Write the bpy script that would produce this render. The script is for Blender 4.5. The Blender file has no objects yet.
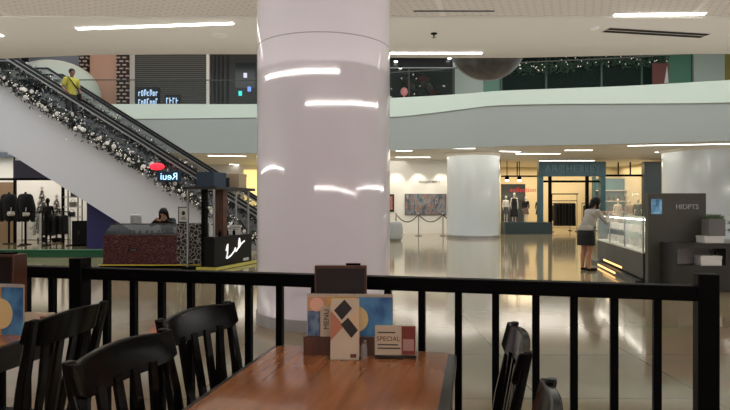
import bpy, bmesh, math, random
from mathutils import Vector, Matrix
random.seed(7)
sc = bpy.context.scene
COL = sc.collection
PI = math.pi
F, H = 580.0, 1.35

# ------------------------------------------------------------------ materials
def lin(c):
    return tuple(((v/255)/12.92 if v/255 <= .04045 else ((v/255+.055)/1.055)**2.4) for v in c)+(1,)
MATS = {}
def mat(name, rgb, rough=.5, metal=0, coat=0, emit=0, trans=0, spec=.5, ior=1.5, emit_rgb=None, alpha=1):
    if name in MATS: return MATS[name]
    m = bpy.data.materials.new(name); m.use_nodes = True
    b = m.node_tree.nodes['Principled BSDF']
    b.inputs['Base Color'].default_value = lin(rgb)
    b.inputs['Roughness'].default_value = rough
    b.inputs['Metallic'].default_value = metal
    b.inputs['Coat Weight'].default_value = coat
    b.inputs['Coat Roughness'].default_value = .04
    b.inputs['Transmission Weight'].default_value = trans
    b.inputs['Specular IOR Level'].default_value = spec
    b.inputs['IOR'].default_value = ior
    b.inputs['Alpha'].default_value = alpha
    if emit:
        b.inputs['Emission Color'].default_value = lin(emit_rgb or rgb)
        b.inputs['Emission Strength'].default_value = emit
    MATS[name] = m
    return m
def nodes(m):
    nt = m.node_tree
    return nt, nt.nodes['Principled BSDF'], lambda t: nt.nodes.new(t), nt.links.new
def ramp(n, stops, interp='LINEAR'):
    r = n.color_ramp; r.interpolation = interp
    while len(r.elements) > 1: r.elements.remove(r.elements[-1])
    r.elements[0].position = stops[0][0]; r.elements[0].color = lin(stops[0][1])
    for p, c in stops[1:]:
        e = r.elements.new(p); e.color = lin(c)
def coords(new, link, scale=(1,1,1), rot=(0,0,0)):
    t = new('ShaderNodeTexCoord'); mp = new('ShaderNodeMapping')
    mp.inputs['Scale'].default_value = scale; mp.inputs['Rotation'].default_value = rot
    link(t.outputs['Object'], mp.inputs['Vector']); return mp.outputs['Vector']
def noise_mat(name, rgb1, rgb2, scale=(5,5,5), detail=4, lo=.35, hi=.65, interp='LINEAR', **k):
    m = mat(name, rgb1, **k); nt, b, new, link = nodes(m)
    n = new('ShaderNodeTexNoise'); n.inputs['Scale'].default_value = 1; n.inputs['Detail'].default_value = detail
    link(coords(new, link, scale), n.inputs['Vector'])
    r = new('ShaderNodeValToRGB'); ramp(r, [(lo, rgb1), (hi, rgb2)], interp)
    link(n.outputs['Fac'], r.inputs['Fac']); link(r.outputs['Color'], b.inputs['Base Color'])
    return m
def wave_mat(name, rgb1, rgb2, scale, direction='Z', lo=.3, hi=.7, bump=0, distort=0, **k):
    m = mat(name, rgb1, **k); nt, b, new, link = nodes(m)
    w = new('ShaderNodeTexWave'); w.bands_direction = direction
    w.inputs['Scale'].default_value = scale; w.inputs['Distortion'].default_value = distort
    link(coords(new, link), w.inputs['Vector'])
    r = new('ShaderNodeValToRGB'); ramp(r, [(lo, rgb1), (hi, rgb2)])
    link(w.outputs['Fac'], r.inputs['Fac']); link(r.outputs['Color'], b.inputs['Base Color'])
    if bump:
        bp = new('ShaderNodeBump'); bp.inputs['Strength'].default_value = bump; bp.inputs['Distance'].default_value = .02
        link(w.outputs['Fac'], bp.inputs['Height']); link(bp.outputs['Normal'], b.inputs['Normal'])
    return m
def brick_mat(name, c1, c2, mortar, scale, rot=(0,0,0), bw=.5, rh=.25, ms=.02, offset=.5, **k):
    m = mat(name, c1, **k); nt, b, new, link = nodes(m)
    t = new('ShaderNodeTexBrick'); t.offset = offset
    for s, v in (('Color1', lin(c1)), ('Color2', lin(c2)), ('Mortar', lin(mortar)), ('Scale', scale), ('Brick Width', bw), ('Row Height', rh), ('Mortar Size', ms)):
        t.inputs[s].default_value = v
    link(coords(new, link, rot=rot), t.inputs['Vector']); link(t.outputs['Color'], b.inputs['Base Color'])
    return m

black_lacquer = noise_mat('black_lacquer', (9,8,8), (14,12,11), (3,3,30), rough=.16, spec=.16)
black_steel = mat('black_steel', (6,6,7), rough=.45, spec=.06)
wood_top = noise_mat('varnished_wood', (134,82,43), (150,96,54), (26,2,4), detail=3, rough=.2, coat=.25)
dark_wood = noise_mat('dark_wood', (60,33,24), (92,54,38), (20,2,3), rough=.35)
edge_black = mat('edge_black', (22,16,14), rough=.3)
paint_white = mat('column_white', (232,228,238), rough=.05, spec=.9)
paint_pale = mat('column_pale', (208,217,223), rough=.12, spec=.6)
ceil_beige = noise_mat('ceiling_beige', (208,206,200), (214,212,206), (.4,.4,.4), rough=.8)
mint = mat('mint_paint', (208,220,209), rough=.4)
grey_fascia = mat('grey_fascia', (160,165,162), rough=.6)
ceil_far = mat('ceiling_far', (222,220,212), rough=.6)
wall_white = mat('wall_white', (240,240,236), rough=.7)
wall_grey = mat('wall_grey', (200,198,194), rough=.7)
wall_cream = mat('wall_cream', (226,214,182), rough=.7)
dark_wall = mat('dark_wall', (26,26,30), rough=.6)
cladding = mat('escalator_cladding', (214,214,222), rough=.35)
navy = mat('navy_panel', (34,36,92), rough=.5)
lamp_white = mat('lamp_white', (255,252,246), emit=9)
lamp_far = mat('lamp_far', (255,250,244), emit=5)
chrome = mat('chrome', (190,190,190), rough=.2, metal=1)
rubber = mat('rubber', (16,16,17), rough=.4)
clear_glass = mat('clear_glass', (235,242,240), rough=.03, alpha=.16)
dark_glass = mat('dark_glass', (10,11,12), rough=.06, alpha=.35, spec=.1)
green_glass = mat('green_glass', (50,74,64), rough=.03, alpha=.05)
skin = mat('skin', (176,128,100), rough=.5)
hair_black = mat('hair_black', (12,10,10), rough=.5, spec=.2)
teal = noise_mat('teal_panel', (48,84,98), (58,96,110), (3,3,3), rough=.4)
dark_teal = mat('dark_teal', (36,58,62), rough=.35)
kiosk_grey = noise_mat('kiosk_grey', (66,66,60), (74,74,68), (2,2,2), rough=.5)
kiosk_dark = mat('kiosk_dark', (46,46,44), rough=.4)
paper = mat('paper', (196,180,156), rough=.7)
black_fabric = mat('black_fabric', (16,16,19), rough=.85)
white_plastic = mat('white_plastic', (226,226,224), rough=.4)
gold_trim = mat('yellow_trim', (214,196,70), rough=.4)
silver_sat = mat('satin_silver', (170,172,176), rough=.35, metal=.8)
tan = mat('tan_panel', (150,124,96), rough=.7)

# perforated ceiling: rows of little dark holes
perf = mat('perforated_ceiling', (200,195,188), rough=.8); nt, b, new, link = nodes(perf)
t = new('ShaderNodeTexCoord'); mp = new('ShaderNodeMapping'); mp.inputs['Scale'].default_value = (9.5,9.5,9.5); mp.inputs['Rotation'].default_value = (0,0,.35)
link(t.outputs['Object'], mp.inputs['Vector'])
v = new('ShaderNodeTexVoronoi'); v.inputs['Scale'].default_value = 1; v.inputs['Randomness'].default_value = 0
link(mp.outputs['Vector'], v.inputs['Vector'])
r = new('ShaderNodeValToRGB'); ramp(r, [(.22, (128,120,112)), (.36, (200,195,188))])
link(v.outputs['Distance'], r.inputs['Fac']); link(r.outputs['Color'], b.inputs['Base Color'])

# polished stone floor tiles
floor_m = mat('polished_tiles', (170,160,144), rough=.09, spec=.6); nt, b, new, link = nodes(floor_m)
t = new('ShaderNodeTexCoord'); mp = new('ShaderNodeMapping'); mp.inputs['Location'].default_value = (-1.22+12, -4.06+12, 0)
link(t.outputs['Object'], mp.inputs['Vector'])
br = new('ShaderNodeTexBrick'); br.offset = 0
for s, vv in (('Color1', lin((140,126,100))), ('Color2', lin((149,135,109))), ('Mortar', lin((70,62,54))), ('Scale', 1), ('Brick Width', 1.2), ('Row Height', 1.2), ('Mortar Size', .004), ('Mortar Smooth', .1)):
    br.inputs[s].default_value = vv
link(mp.outputs['Vector'], br.inputs['Vector'])
nz = new('ShaderNodeTexNoise'); nz.inputs['Scale'].default_value = 1.3; nz.inputs['Detail'].default_value = 5
link(t.outputs['Object'], nz.inputs['Vector'])
mx = new('ShaderNodeMixRGB'); mx.blend_type = 'OVERLAY'; mx.inputs['Fac'].default_value = .18
link(br.outputs['Color'], mx.inputs['Color1']); link(nz.outputs['Color'], mx.inputs['Color2'])
hs = new('ShaderNodeHueSaturation'); hs.inputs['Saturation'].default_value = 1.0
link(mx.outputs['Color'], hs.inputs['Color']); link(hs.outputs['Color'], b.inputs['Base Color'])

# ------------------------------------------------------------------ mesh builder
class MB:
    def __init__(s): s.v = []; s.f = []; s.mi = []; s.cur = 0
    def add(s, vs, fs):
        n = len(s.v); s.v += [tuple(p) for p in vs]; s.f += [tuple(i+n for i in f) for f in fs]; s.mi += [s.cur]*len(fs); return s
    def box(s, c, d, rot=None):
        x, y, z = (k/2 for k in d)
        vs = [Vector((i*x, j*y, k*z)) for i in (-1,1) for j in (-1,1) for k in (-1,1)]
        if rot is not None: vs = [rot @ p for p in vs]
        vs = [p+Vector(c) for p in vs]
        return s.add(vs, [(0,1,3,2),(4,6,7,5),(0,4,5,1),(2,3,7,6),(0,2,6,4),(1,5,7,3)])
    def bb(s, a, b):  # box from two corners
        return s.box([(a[i]+b[i])/2 for i in range(3)], [abs(b[i]-a[i]) for i in range(3)])
    def path(s, pts, r, n=10, closed=False, ref=None):
        pts = [Vector(p) for p in pts]; m = len(pts)
        rs = r if isinstance(r, (list, tuple)) else [r]*m
        vs = []
        prev = None
        for i, p in enumerate(pts):
            if closed: d = pts[(i+1) % m]-pts[i-1]
            else: d = pts[min(i+1, m-1)]-pts[max(i-1, 0)]
            d.normalize()
            if prev is None:
                a = Vector((0,0,1)) if abs(d.z) < .9 else Vector((1,0,0))
                u = d.cross(a).normalized()
            else:
                u = (prev-d*prev.dot(d)).normalized()
            prev = u; w = d.cross(u)
            for k in range(n):
                q = 2*PI*k/n; vs.append(p+(u*math.cos(q)+w*math.sin(q))*rs[i])
        fs = []
        for i in range(m if closed else m-1):
            j = (i+1) % m
            for k in range(n): fs.append((i*n+k, i*n+(k+1) % n, j*n+(k+1) % n, j*n+k))
        if not closed: fs += [tuple(range(n))[::-1], tuple(range((m-1)*n, m*n))]
        return s.add(vs, fs)
    def bar(s, pts, w, h, up=(0,0,1)):  # rectangular section swept along a polyline; w sideways, h along up
        pts = [Vector(p) for p in pts]; m = len(pts); vs = []; up = Vector(up)
        for i, p in enumerate(pts):
            d = (pts[min(i+1, m-1)]-pts[max(i-1, 0)]).normalized(); u = d.cross(up).normalized(); ww = up if abs(d.dot(up)) < .3 else u.cross(d)
            W = w[i] if isinstance(w, (list, tuple)) else w; HH = h[i] if isinstance(h, (list, tuple)) else h
            vs += [p-u*W/2-ww*HH/2, p+u*W/2-ww*HH/2, p+u*W/2+ww*HH/2, p-u*W/2+ww*HH/2]
        fs = [(3,2,1,0), tuple(range(4*m-4, 4*m))]
        for i in range(m-1):
            for k in range(4): fs.append((4*i+k, 4*i+(k+1) % 4, 4*i+4+(k+1) % 4, 4*i+4+k))
        return s.add(vs, fs)
    def lathe(s, prof, n=24, c=(0,0,0)):
        m = len(prof); vs = []
        for r, z in prof:
            for k in range(n): q = 2*PI*k/n; vs.append((c[0]+r*math.cos(q), c[1]+r*math.sin(q), c[2]+z))
        fs = [(i*n+k, i*n+(k+1) % n, i*n+n+(k+1) % n, i*n+n+k) for i in range(m-1) for k in range(n)]
        if prof[0][0] > 1e-6: fs.append(tuple(range(n))[::-1])
        if prof[-1][0] > 1e-6: fs.append(tuple(range((m-1)*n, m*n)))
        return s.add(vs, fs)
    def ball(s, c, r, n=16, m=10, rot=None):
        if not isinstance(r, (list, tuple)): r = (r, r, r)
        vs = []
        for i in range(m+1):
            a = PI*i/m
            for k in range(n):
                q = 2*PI*k/n; p = Vector((r[0]*math.sin(a)*math.cos(q), r[1]*math.sin(a)*math.sin(q), -r[2]*math.cos(a)))
                if rot is not None: p = rot @ p
                vs.append(p+Vector(c))
        return s.add(vs, [(i*n+k, i*n+(k+1) % n, i*n+n+(k+1) % n, i*n+n+k) for i in range(m) for k in range(n)])
    def cap(s, p0, p1, r0, r1, n=12):  # tapered capsule
        p0 = Vector(p0); p1 = Vector(p1)
        s.path([p0, p1], [r0, r1], n); s.ball(p0, r0, n, 8); s.ball(p1, r1, n, 8); return s
    def prism(s, poly, z0, z1):
        n = len(poly)
        vs = [(x, y, z0) for x, y in poly]+[(x, y, z1) for x, y in poly]
        return s.add(vs, [tuple(range(n))[::-1], tuple(range(n, 2*n))]+[(i, (i+1) % n, n+(i+1) % n, n+i) for i in range(n)])
    def prism_xz(s, poly, y0, y1):
        n = len(poly)
        vs = [(x, y0, z) for x, z in poly]+[(x, y1, z) for x, z in poly]
        return s.add(vs, [tuple(range(n)), tuple(range(n, 2*n))[::-1]]+[(i, n+i, n+(i+1) % n, (i+1) % n) for i in range(n)])
    def build(s, name, m, parent=None, smooth=True, bevel=0, loc=None, rotz=None, remesh=0):
        me = bpy.data.meshes.new(name); me.from_pydata(s.v, [], s.f)
        bm = bmesh.new(); bm.from_mesh(me)
        bmesh.ops.remove_doubles(bm, verts=bm.verts, dist=1e-5)
        bmesh.ops.dissolve_degenerate(bm, edges=bm.edges, dist=1e-6)
        bmesh.ops.recalc_face_normals(bm, faces=bm.faces)
        bm.to_mesh(me); bm.free()
        for k in (m if isinstance(m, (list, tuple)) else [m]): me.materials.append(k)
        if any(s.mi) and len(me.polygons) == len(s.mi):
            me.polygons.foreach_set('material_index', s.mi)
        o = bpy.data.objects.new(name, me); COL.objects.link(o)
        if parent is not None: o.parent = parent
        if loc is not None: o.location = loc
        if rotz is not None: o.rotation_euler = (0, 0, rotz)
        if bevel:
            bv = o.modifiers.new('bevel', 'BEVEL'); bv.width = bevel; bv.segments = 2; bv.limit_method = 'ANGLE'
        if remesh:
            rm = o.modifiers.new('r', 'REMESH'); rm.mode = 'VOXEL'; rm.voxel_size = remesh
            sm = o.modifiers.new('s', 'SMOOTH'); sm.iterations = 4; sm.factor = .5
            dg = bpy.context.evaluated_depsgraph_get()
            nm = bpy.data.meshes.new_from_object(o.evaluated_get(dg)); o.modifiers.clear(); old = o.data; o.data = nm; bpy.data.meshes.remove(old); nm.name = name
            nm.shade_smooth()
        elif smooth:
            me.shade_smooth(); me.set_sharp_from_angle(angle=math.radians(35))
        return o

def tag(o, label, cat, group=None):
    o['label'] = label; o['category'] = cat
    if group: o['group'] = group
    return o
def thing(name, label, cat, loc=(0,0,0), rotz=0, group=None):
    o = bpy.data.objects.new(name, None); COL.objects.link(o); o.empty_display_size = .1
    o.location = loc; o.rotation_euler = (0, 0, rotz); return tag(o, label, cat, group)
def struct(o): o['kind'] = 'structure'; return o
def kids(o): return [c for c in bpy.data.objects if c.parent == o]
def copy_tree(o, parent=None):
    c = o.copy(); COL.objects.link(c)
    if parent is not None: c.parent = parent
    for ch in kids(o): copy_tree(ch, c)
    return c
def dup(o, loc, rotz, label, group=None):
    c = copy_tree(o); c.location = loc; c.rotation_euler = (0, 0, rotz); c['label'] = label
    if group: c['group'] = group
    return c
def text(name, s, size, m, parent=None, loc=(0,0,0), rot=(PI/2,0,0), ext=.004, mirror=False, align='CENTER'):
    cu = bpy.data.curves.new(name, 'FONT'); cu.body = s; cu.size = size; cu.extrude = ext; cu.align_x = align; cu.align_y = 'CENTER'
    o = bpy.data.objects.new(name, cu); COL.objects.link(o)
    dg = bpy.context.evaluated_depsgraph_get()
    me = bpy.data.meshes.new_from_object(o.evaluated_get(dg)); bpy.data.objects.remove(o)
    if mirror:
        me.transform(Matrix.Scale(-1, 4, (1,0,0))); me.flip_normals()
    me.materials.clear(); me.materials.append(m)
    o = bpy.data.objects.new(name, me); COL.objects.link(o); o.location = loc; o.rotation_euler = rot
    if parent is not None: o.parent = parent
    return o
def X(px, d): return (px-365)/F*d
def Z(py, d): return H+(206-py)/F*d

# ------------------------------------------------------------------ camera, world
cam = bpy.data.cameras.new('camera'); co = bpy.data.objects.new('camera', cam); COL.objects.link(co)
co.location = (0, 0, H); co.rotation_euler = (PI/2, 0, 0)
cam.sensor_width = 36; cam.lens = 36*F/730; cam.shift_y = 1/730; cam.clip_end = 200
sc.camera = co
w = bpy.data.worlds.new('world'); sc.world = w; w.use_nodes = True
w.node_tree.nodes['Background'].inputs[0].default_value = (.02, .02, .024, 1)
w.node_tree.nodes['Background'].inputs[1].default_value = 1
vs = sc.view_settings; sc.display_settings.display_device = 'sRGB'
vs.view_transform = 'Standard'; vs.look = 'None'; vs.exposure = 0; vs.gamma = 1; vs.use_curve_mapping = False

def area(name, loc, size, power, rgb=(255,246,232), rot=(0,0,0), spread=None):
    l = bpy.data.lights.new(name, 'AREA'); l.shape = 'RECTANGLE'; l.size, l.size_y = size; l.energy = power; l.color = lin(rgb)[:3]
    if spread: l.spread = spread
    o = bpy.data.objects.new(name, l); COL.objects.link(o); o.location = loc; o.rotation_euler = rot; return o
def spot(name, loc, target, power, ang=60, rgb=(255,240,215), r=.05, blend=.5):
    l = bpy.data.lights.new(name, 'SPOT'); l.energy = power; l.spot_size = math.radians(ang); l.spot_blend = blend; l.shadow_soft_size = r; l.color = lin(rgb)[:3]
    o = bpy.data.objects.new(name, l); COL.objects.link(o); o.location = loc
    o.rotation_euler = (Vector(target)-Vector(loc)).to_track_quat('-Z', 'Y').to_euler(); return o

# ------------------------------------------------------------------ room shell
XL, XR, YB, YF = -19.0, 20.0, -6.0, 34.0
struct(MB().bb((XL,YB,-.1), (XR,YF,0)).build('floor', floor_m))
struct(MB().bb((XL-.2,YB,0), (XL,YF,9.2)).build('wall_left', wall_grey))
struct(MB().bb((XR,YB,0), (XR+.2,YF,9.2)).build('wall_right', wall_grey))
struct(MB().bb((XL,YB-.2,0), (XR,YB,4.6)).build('wall_behind', mat('restaurant_wall', (128,96,84), rough=.7)))
# near ceiling: front perforated field, smooth border band with gently curved edge
edge = [(-19,10.7), (-10,10.62), (-6.5,10.43), (-4.8,10.18), (-3.3,10.13), (-1.9,10.13), (-.7,10.24), (.45,10.36), (1.6,10.39), (2.77,10.37), (4.2,10.24), (5.7,10.12), (8,10.1), (20,10.1)]
struct(MB().prism([(XL,8.2), (XR,8.2)]+edge[::-1], 4.0, 4.6).build('ceiling_border', ceil_beige))
struct(MB().bb((XL,YB,4.03), (XR,8.2,4.6)).build('ceiling_perforated', perf))
tr = MB()
for x in (-7.4, -5.0, 1.1, 4.6, 8.1): tr.bar([(x,8.2,4.03), (x-1.2,3.0,4.03)], .07, .012)
tr.bar([(XL,8.2,4.02), (XR,8.2,4.02)], .06, .03)
struct(tr.build('trim_ceiling', ceil_beige))
struct(MB().bb((-4.5,-5.9,3.99), (3.5,3.4,4.03)).build('ceiling_restaurant', mat('restaurant_ceiling', (150,92,84), rough=.5)))
struct(MB().bb((XL,10.0,9.2), (XR,YF,9.4)).build('ceiling_atrium', mat('atrium_ceiling', (120,120,120), rough=.8)))
struct(MB().bb((XL,10.2,4.6), (XR,10.4,9.2)).prism([(XL,10.0),(XR,10.0),(XR,10.4),(XL,10.4)],4.6,4.62).build('wall_atrium_near', wall_grey))

# balcony curve (front edge of the floor above, across the atrium)
raw = [(-19,23.6,4.9), (-9,23.6,4.9), (-4.3,23.6,4.95), (-1.5,23.05,4.85), (.98,22.3,4.77), (2.5,21.85,4.85), (3.87,21.36,4.95), (4.86,20.9,4.98), (7,20.45,4.95), (9.27,19.98,4.88), (12.02,19.1,4.76), (16,17.8,4.7), (20,16.5,4.7)]
def cat(p0,p1,p2,p3,t):
    return tuple(.5*((2*b)+(-a+c)*t+(2*a-5*b+4*c-d)*t*t+(-a+3*b-3*c+d)*t**3) for a,b,c,d in zip(p0,p1,p2,p3))
curve = []
for i in range(len(raw)-1):
    q = [raw[max(i-1,0)], raw[i], raw[i+1], raw[min(i+2,len(raw)-1)]]
    for k in range(6): curve.append(cat(*q, k/6))
curve.append(raw[-1])
def ribbon(zlo, zhi, th, yo=0):
    vs, fs = [], []
    for x, y, m in curve:
        a = zlo(m); bz = zhi(m)
        vs += [(x,y+yo,a), (x,y+yo+th,a), (x,y+yo+th,bz), (x,y+yo,bz)]
    n = len(curve)
    for i in range(n-1):
        for k in range(4): fs.append((4*i+k, 4*i+(k+1) % 4, 4*i+4+(k+1) % 4, 4*i+4+k))
    fs += [(0,1,2,3), (4*n-1,4*n-2,4*n-3,4*n-4)]
    return MB().add(vs, fs)
struct(ribbon(lambda m: m, lambda m: 5.5, .16).build('trim_balcony', mint))
struct(ribbon(lambda m: 3.5, lambda m: m-.002, .16, .04).build('wall_balcony', grey_fascia))
poly = [(x,y+.1) for x,y,_ in curve]+[(XR,YF), (XL,YF)]
struct(MB().prism(poly, 3.6, 3.75).build('ceiling_ground', ceil_far))
poly2 = [(x,y+.17) for x,y,_ in curve]+[(XR,YF), (XL,YF)]
struct(MB().prism(poly2, 5.0, 5.1).build('floor_upper', wall_grey))
# glass balustrade on the balcony
gb = thing('glass_balustrade', 'long clear glass balustrade with a thin rail on the curved pale green balcony edge', 'balustrade', (0,0,5.5))
def ribbon2(z0, z1, th, yo):
    m = MB(); m.bar([(x,y+yo,(z0+z1)/2) for x,y,_ in curve], th, z1-z0); return m
ribbon2(0.003, .98, .02, .08).build('glass_panel', green_glass, gb)
ribbon2(.98, 1.015, .04, .08).build('handrail', mat('rail_bronze', (70,72,66), rough=.35, metal=.6), gb)
pm = 0
for i in range(3, len(curve), 4):
    x, y, _ = curve[i]
    MB().bb((x-.02,y+.07,0.0), (x+.02,y+.09,.003)).build('clamp', silver_sat, gb)

# upper storey back wall and shop fronts
UY = 27.5
struct(MB().bb((XL,UY,5.1), (XR,UY+.2,9.2)).build('wall_upper', dark_wall))
def ux(px): return X(px, UY)
u_brick = brick_mat('white_on_brown_brick', (196,184,176), (180,168,160), (46,22,24), 2.1, rot=(PI/2,0,0), bw=.6, rh=.36, ms=.11, rough=.7)
MBs = []
for k, (a, bpx, lab) in enumerate(((82,90,'narrow patterned brick pilaster left of the salmon wall, upper floor'), (119,131,'wide patterned brick pilaster between the salmon wall and the shutter'))):
    o = MB().bb((ux(a),UY-.3,5.1), (ux(bpx),UY-.003,9.15)).build('brick_pilaster', u_brick); tag(o, lab, 'pilaster', 'brick pilasters on the upper floor')
o = MB().bb((ux(91),UY-.12,5.1), (ux(118.5),UY-.003,9.1)).build('wall_salmon', mat('salmon', (206,166,148), rough=.7)); struct(o)
o = MB().bb((ux(30),UY-.12,5.1), (ux(81.5),UY-.003,9.1)).build('wall_slate', mat('slate', (132,140,156), rough=.7)); struct(o)
sh = thing('roller_shutter', 'dark grey ribbed roller shutter closing an upper floor shop', 'shutter', (ux(172),UY-.1,5.1))
w2 = (ux(208)-ux(137))/2
MB().bb((-w2,-.06,0.002), (w2,.09,4)).build('curtain', wave_mat('shutter_slats', (40,42,42), (100,102,102), 3.4, 'Z', bump=.6, rough=.4, metal=.2), sh)
MB().bb((-w2-.24,-.12,0.002), (-w2-.002,.09,4)).build('guide', wall_grey, sh)
MB().bb((w2+.002,-.12,0.002), (w2+.14,.09,4)).build('guide', wall_white, sh)
# blue-white lights reflected in the shutter, built as glowing lettering boards
sg = thing('shutter_reflection', 'blue white lettering reflected low in the roller shutter', 'sign', (ux(150),UY-.22,6.0))
MB().bb((-.55,-.03,.002), (.5,.03,.95)).bb((-.4,.03,.3),(.4,.055,.5)).build('backing', mat('sign_back', (26,34,44)), sg)
bluelit = mat('blue_lit', (180,214,250), emit=.8)
lm = MB()
for r_ in range(2):
    for k in range(7):
        hh = random.choice((.2,.26,.3)); xx = -.45+k*.135; zz = .1+r_*.42
        lm.bb((xx,-.045,zz), (xx+.035,-.0305,zz+hh)).bb((xx+.035,-.045,zz+hh-.05), (xx+.09,-.0305,zz+hh))
        if k % 2: lm.bb((xx+.035,-.045,zz), (xx+.09,-.0305,zz+.045))
        if k % 3: lm.bb((xx+.07,-.045,zz+.05), (xx+.1,-.0305,zz+hh-.055))
lm.build('lettering', bluelit, sg)
sg2 = thing('shutter_reflection', 'smaller blue reflection beside the blue white lettering', 'sign', (ux(174),UY-.22,6.0))
MB().bb((-.35,-.03,.002), (.35,.03,.6)).bb((-.3,.03,.3),(.3,.055,.5)).build('backing', MATS['sign_back'], sg2)
lm = MB()
for k in range(4):
    xx = -.28+k*.15; lm.bb((xx,-.045,.16), (xx+.035,-.0305,.44)).bb((xx+.036,-.045,.38-.1*(k%2)), (xx+.1,-.0305,.43-.1*(k%2)))
lm.build('lettering', bluelit, sg2)
# dark shop right of the shutter
ds = thing('dark_shop_front', 'dark unlit shop front between the roller shutter and the big white column', 'shop front', (ux(236),UY-.1,5.1))
MB().bb((ux(212)-ux(236),-.02,0.002), (ux(300)-ux(236),.09,4)).build('panel', mat('near_black', (14,14,16), rough=.3), ds)
for px in (215, 219, 223, 228): MB().bb((ux(px)-ux(236)-.04,-.08,0.002), (ux(px)-ux(236)+.04,-.022,4)).build('mullion', dark_wall, ds)
m = MB().bb((ux(236)-ux(236),-.05,1.8), (ux(256)-ux(236),-.03,3.0)).build('screen', mat('screen_dim', (30,34,40), rough=.15), ds)
for (px, zz, c) in ((241,1.45,(60,230,220)), (250,1.65,(120,160,255)), (246,2.3,(200,200,220))):
    MB().bb((ux(px)-ux(236)-.08,-.075,zz), (ux(px)-ux(236)+.08,-.052,zz+.22)).build('indicator', mat('ind%d' % px, c, emit=.9), ds)
# right side shop fronts
rs = thing('dark_glass_shop_front', 'dark upper shop window with fairy lights and a red display right of the column', 'shop front', (ux(421),UY-.1,5.1))
x0, x1 = ux(380)-ux(421), ux(452)-ux(421)
MB().bb((x0,-.02,0.002), (x1,.09,4)).build('backing', MATS['near_black'], rs)
MB().bb((x0,-.55,.002), (x1,-.53,2.62)).build('glass', dark_glass, rs)
MB().bb((x0,-.56,2.63), (x1,-.52,2.67)).build('head_rail', silver_sat, rs)
for px in (408, 452): MB().bb((ux(px)-ux(421)-.03,-.58,.002), (ux(px)-ux(421)+.03,-.5,2.62)).build('mullion', MATS['rail_bronze'], rs)
for k in range(26):
    MB().ball((x0+.3+random.random()*(x1-x0-.6), -.3+random.random()*.15, .9+random.random()*1.7), .03, 6, 4).build('fairy_light', mat('fairy', (255,240,220), emit=2), rs)
for k in range(16):
    c = random.choice([(150,60,60), (90,84,84), (120,112,108), (60,56,58)])
    xx = x0+1.2+random.random()*(x1-x0-1.6); zz = 1.3+random.random()*1.0
    MB().ball((xx,-.25,zz), (.16+.1*random.random(), .1, .12+.12*random.random()), 8, 6).build('wrapped_decoration', mat('deco%d' % c[0], c, rough=.5), rs)
MB().ball((ux(403)-ux(421),-.75,1.5), (.17,.1,.2), 10, 8).lathe([(.03,0.004),(.03,1.35)], 10, (ux(403)-ux(421),-.75,0)).build('pink_ornament', mat('pink_lit', (214,140,140), emit=.2), rs)
for (px, zz) in ((395.5,2.6), (400,2.3), (448.5,2.75)):
    o = thing('spotlight', {395.5:'bright white spotlight highest beside the column on the upper floor', 400:'bright white spotlight just below another by the column, upper floor', 448.5:'small bright spotlight beside the hanging ball'}[px], 'spotlight', (ux(px),UY-.35,5.1+zz+.42), 0, 'upper floor spotlights')
    MB().lathe([(.03,.12),(.09,.06),(.1,0)], 12).bb((-.02,-.02,.1),(.02,.22,.13)).build('housing', black_steel, o)
    MB().ball((0,0,-.005), (.09,.09,.05), 12, 8).build('lamp', lamp_white, o)
def panel(a, bpx, name, m, zt=4.0, yo=.1):
    return MB().bb((ux(a),UY-yo,5.1), (ux(bpx),UY-.003,5.1+zt)).build(name, m)
struct(panel(452.5, 483, 'wall_mint', mint))
struct(panel(483.2, 500, 'wall_green', mat('green_wall', (96,150,124), rough=.25)))
struct(panel(664, 690, 'wall_green_right', MATS['green_wall']))
struct(panel(692, 723, 'wall_panel_white', mint, yo=.15))
struct(panel(724, 760, 'wall_ochre', mat('ochre', (170,150,70), rough=.6)))
g2 = thing('garland_shop_front', 'wide dark green upper shop front with a lit garland along its top', 'shop front', (ux(570),UY-.1,5.1))
a0, a1 = ux(500.5)-ux(570), ux(663.5)-ux(570)
MB().bb((a0,-.02,.002), (a1,.09,4)).build('backing', mat('bottle_green', (22,34,31), rough=.5, spec=.1), g2)
for px in (500.5, 545, 600, 640, 663.5): MB().bb((ux(px)-ux(570)-.04,-.1,.002), (ux(px)-ux(570)+.04,-.022,4)).build('mullion', mat('mull_green', (70,96,86), rough=.3), g2)
gm = MB()
for k in range(900):
    x = a0+random.random()*(a1-a0); z = 2.75+.05*(x-a0)+.1*math.sin(x*1.1)+random.gauss(0, .16)
    y = -.25+random.gauss(0, .05); q = Matrix.Rotation(random.random()*6, 3, 'Y')
    gm.add([q @ Vector((-.05,0,0))+Vector((x,y,z)), q @ Vector((.05,.02,0))+Vector((x,y,z)), q @ Vector((0,-.03,.12))+Vector((x,y,z))], [(0,1,2)])
o = gm.build('garland', mat('pine', (50,74,56), rough=.6), g2, smooth=False); o['kind'] = 'stuff'
for k in range(60):
    x = a0+random.random()*(a1-a0)
    MB().ball((x, -.33, 2.75+.05*(x-a0)+.1*math.sin(x*1.1)+random.gauss(0, .16)), .016, 6, 4).build('fairy_light', MATS['fairy'], g2)
po = thing('poster', 'red poster with a white wedge at the end of the green shop front', 'poster', (ux(653),UY-.7,5.1))
pw = (ux(661)-ux(645))/2
MB().bb((-pw,0,1.9), (pw,.04,2.85)).bb((-.04,0,0.002),(.04,.03,1.9)).build('board', mat('poster_red', (128,62,58), rough=.5), po)
MB().prism_xz([(pw*.45,1.93), (pw*.98,1.93), (pw*.8,2.75)], -.008, -.001).build('white_wedge', wall_white, po)

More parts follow.
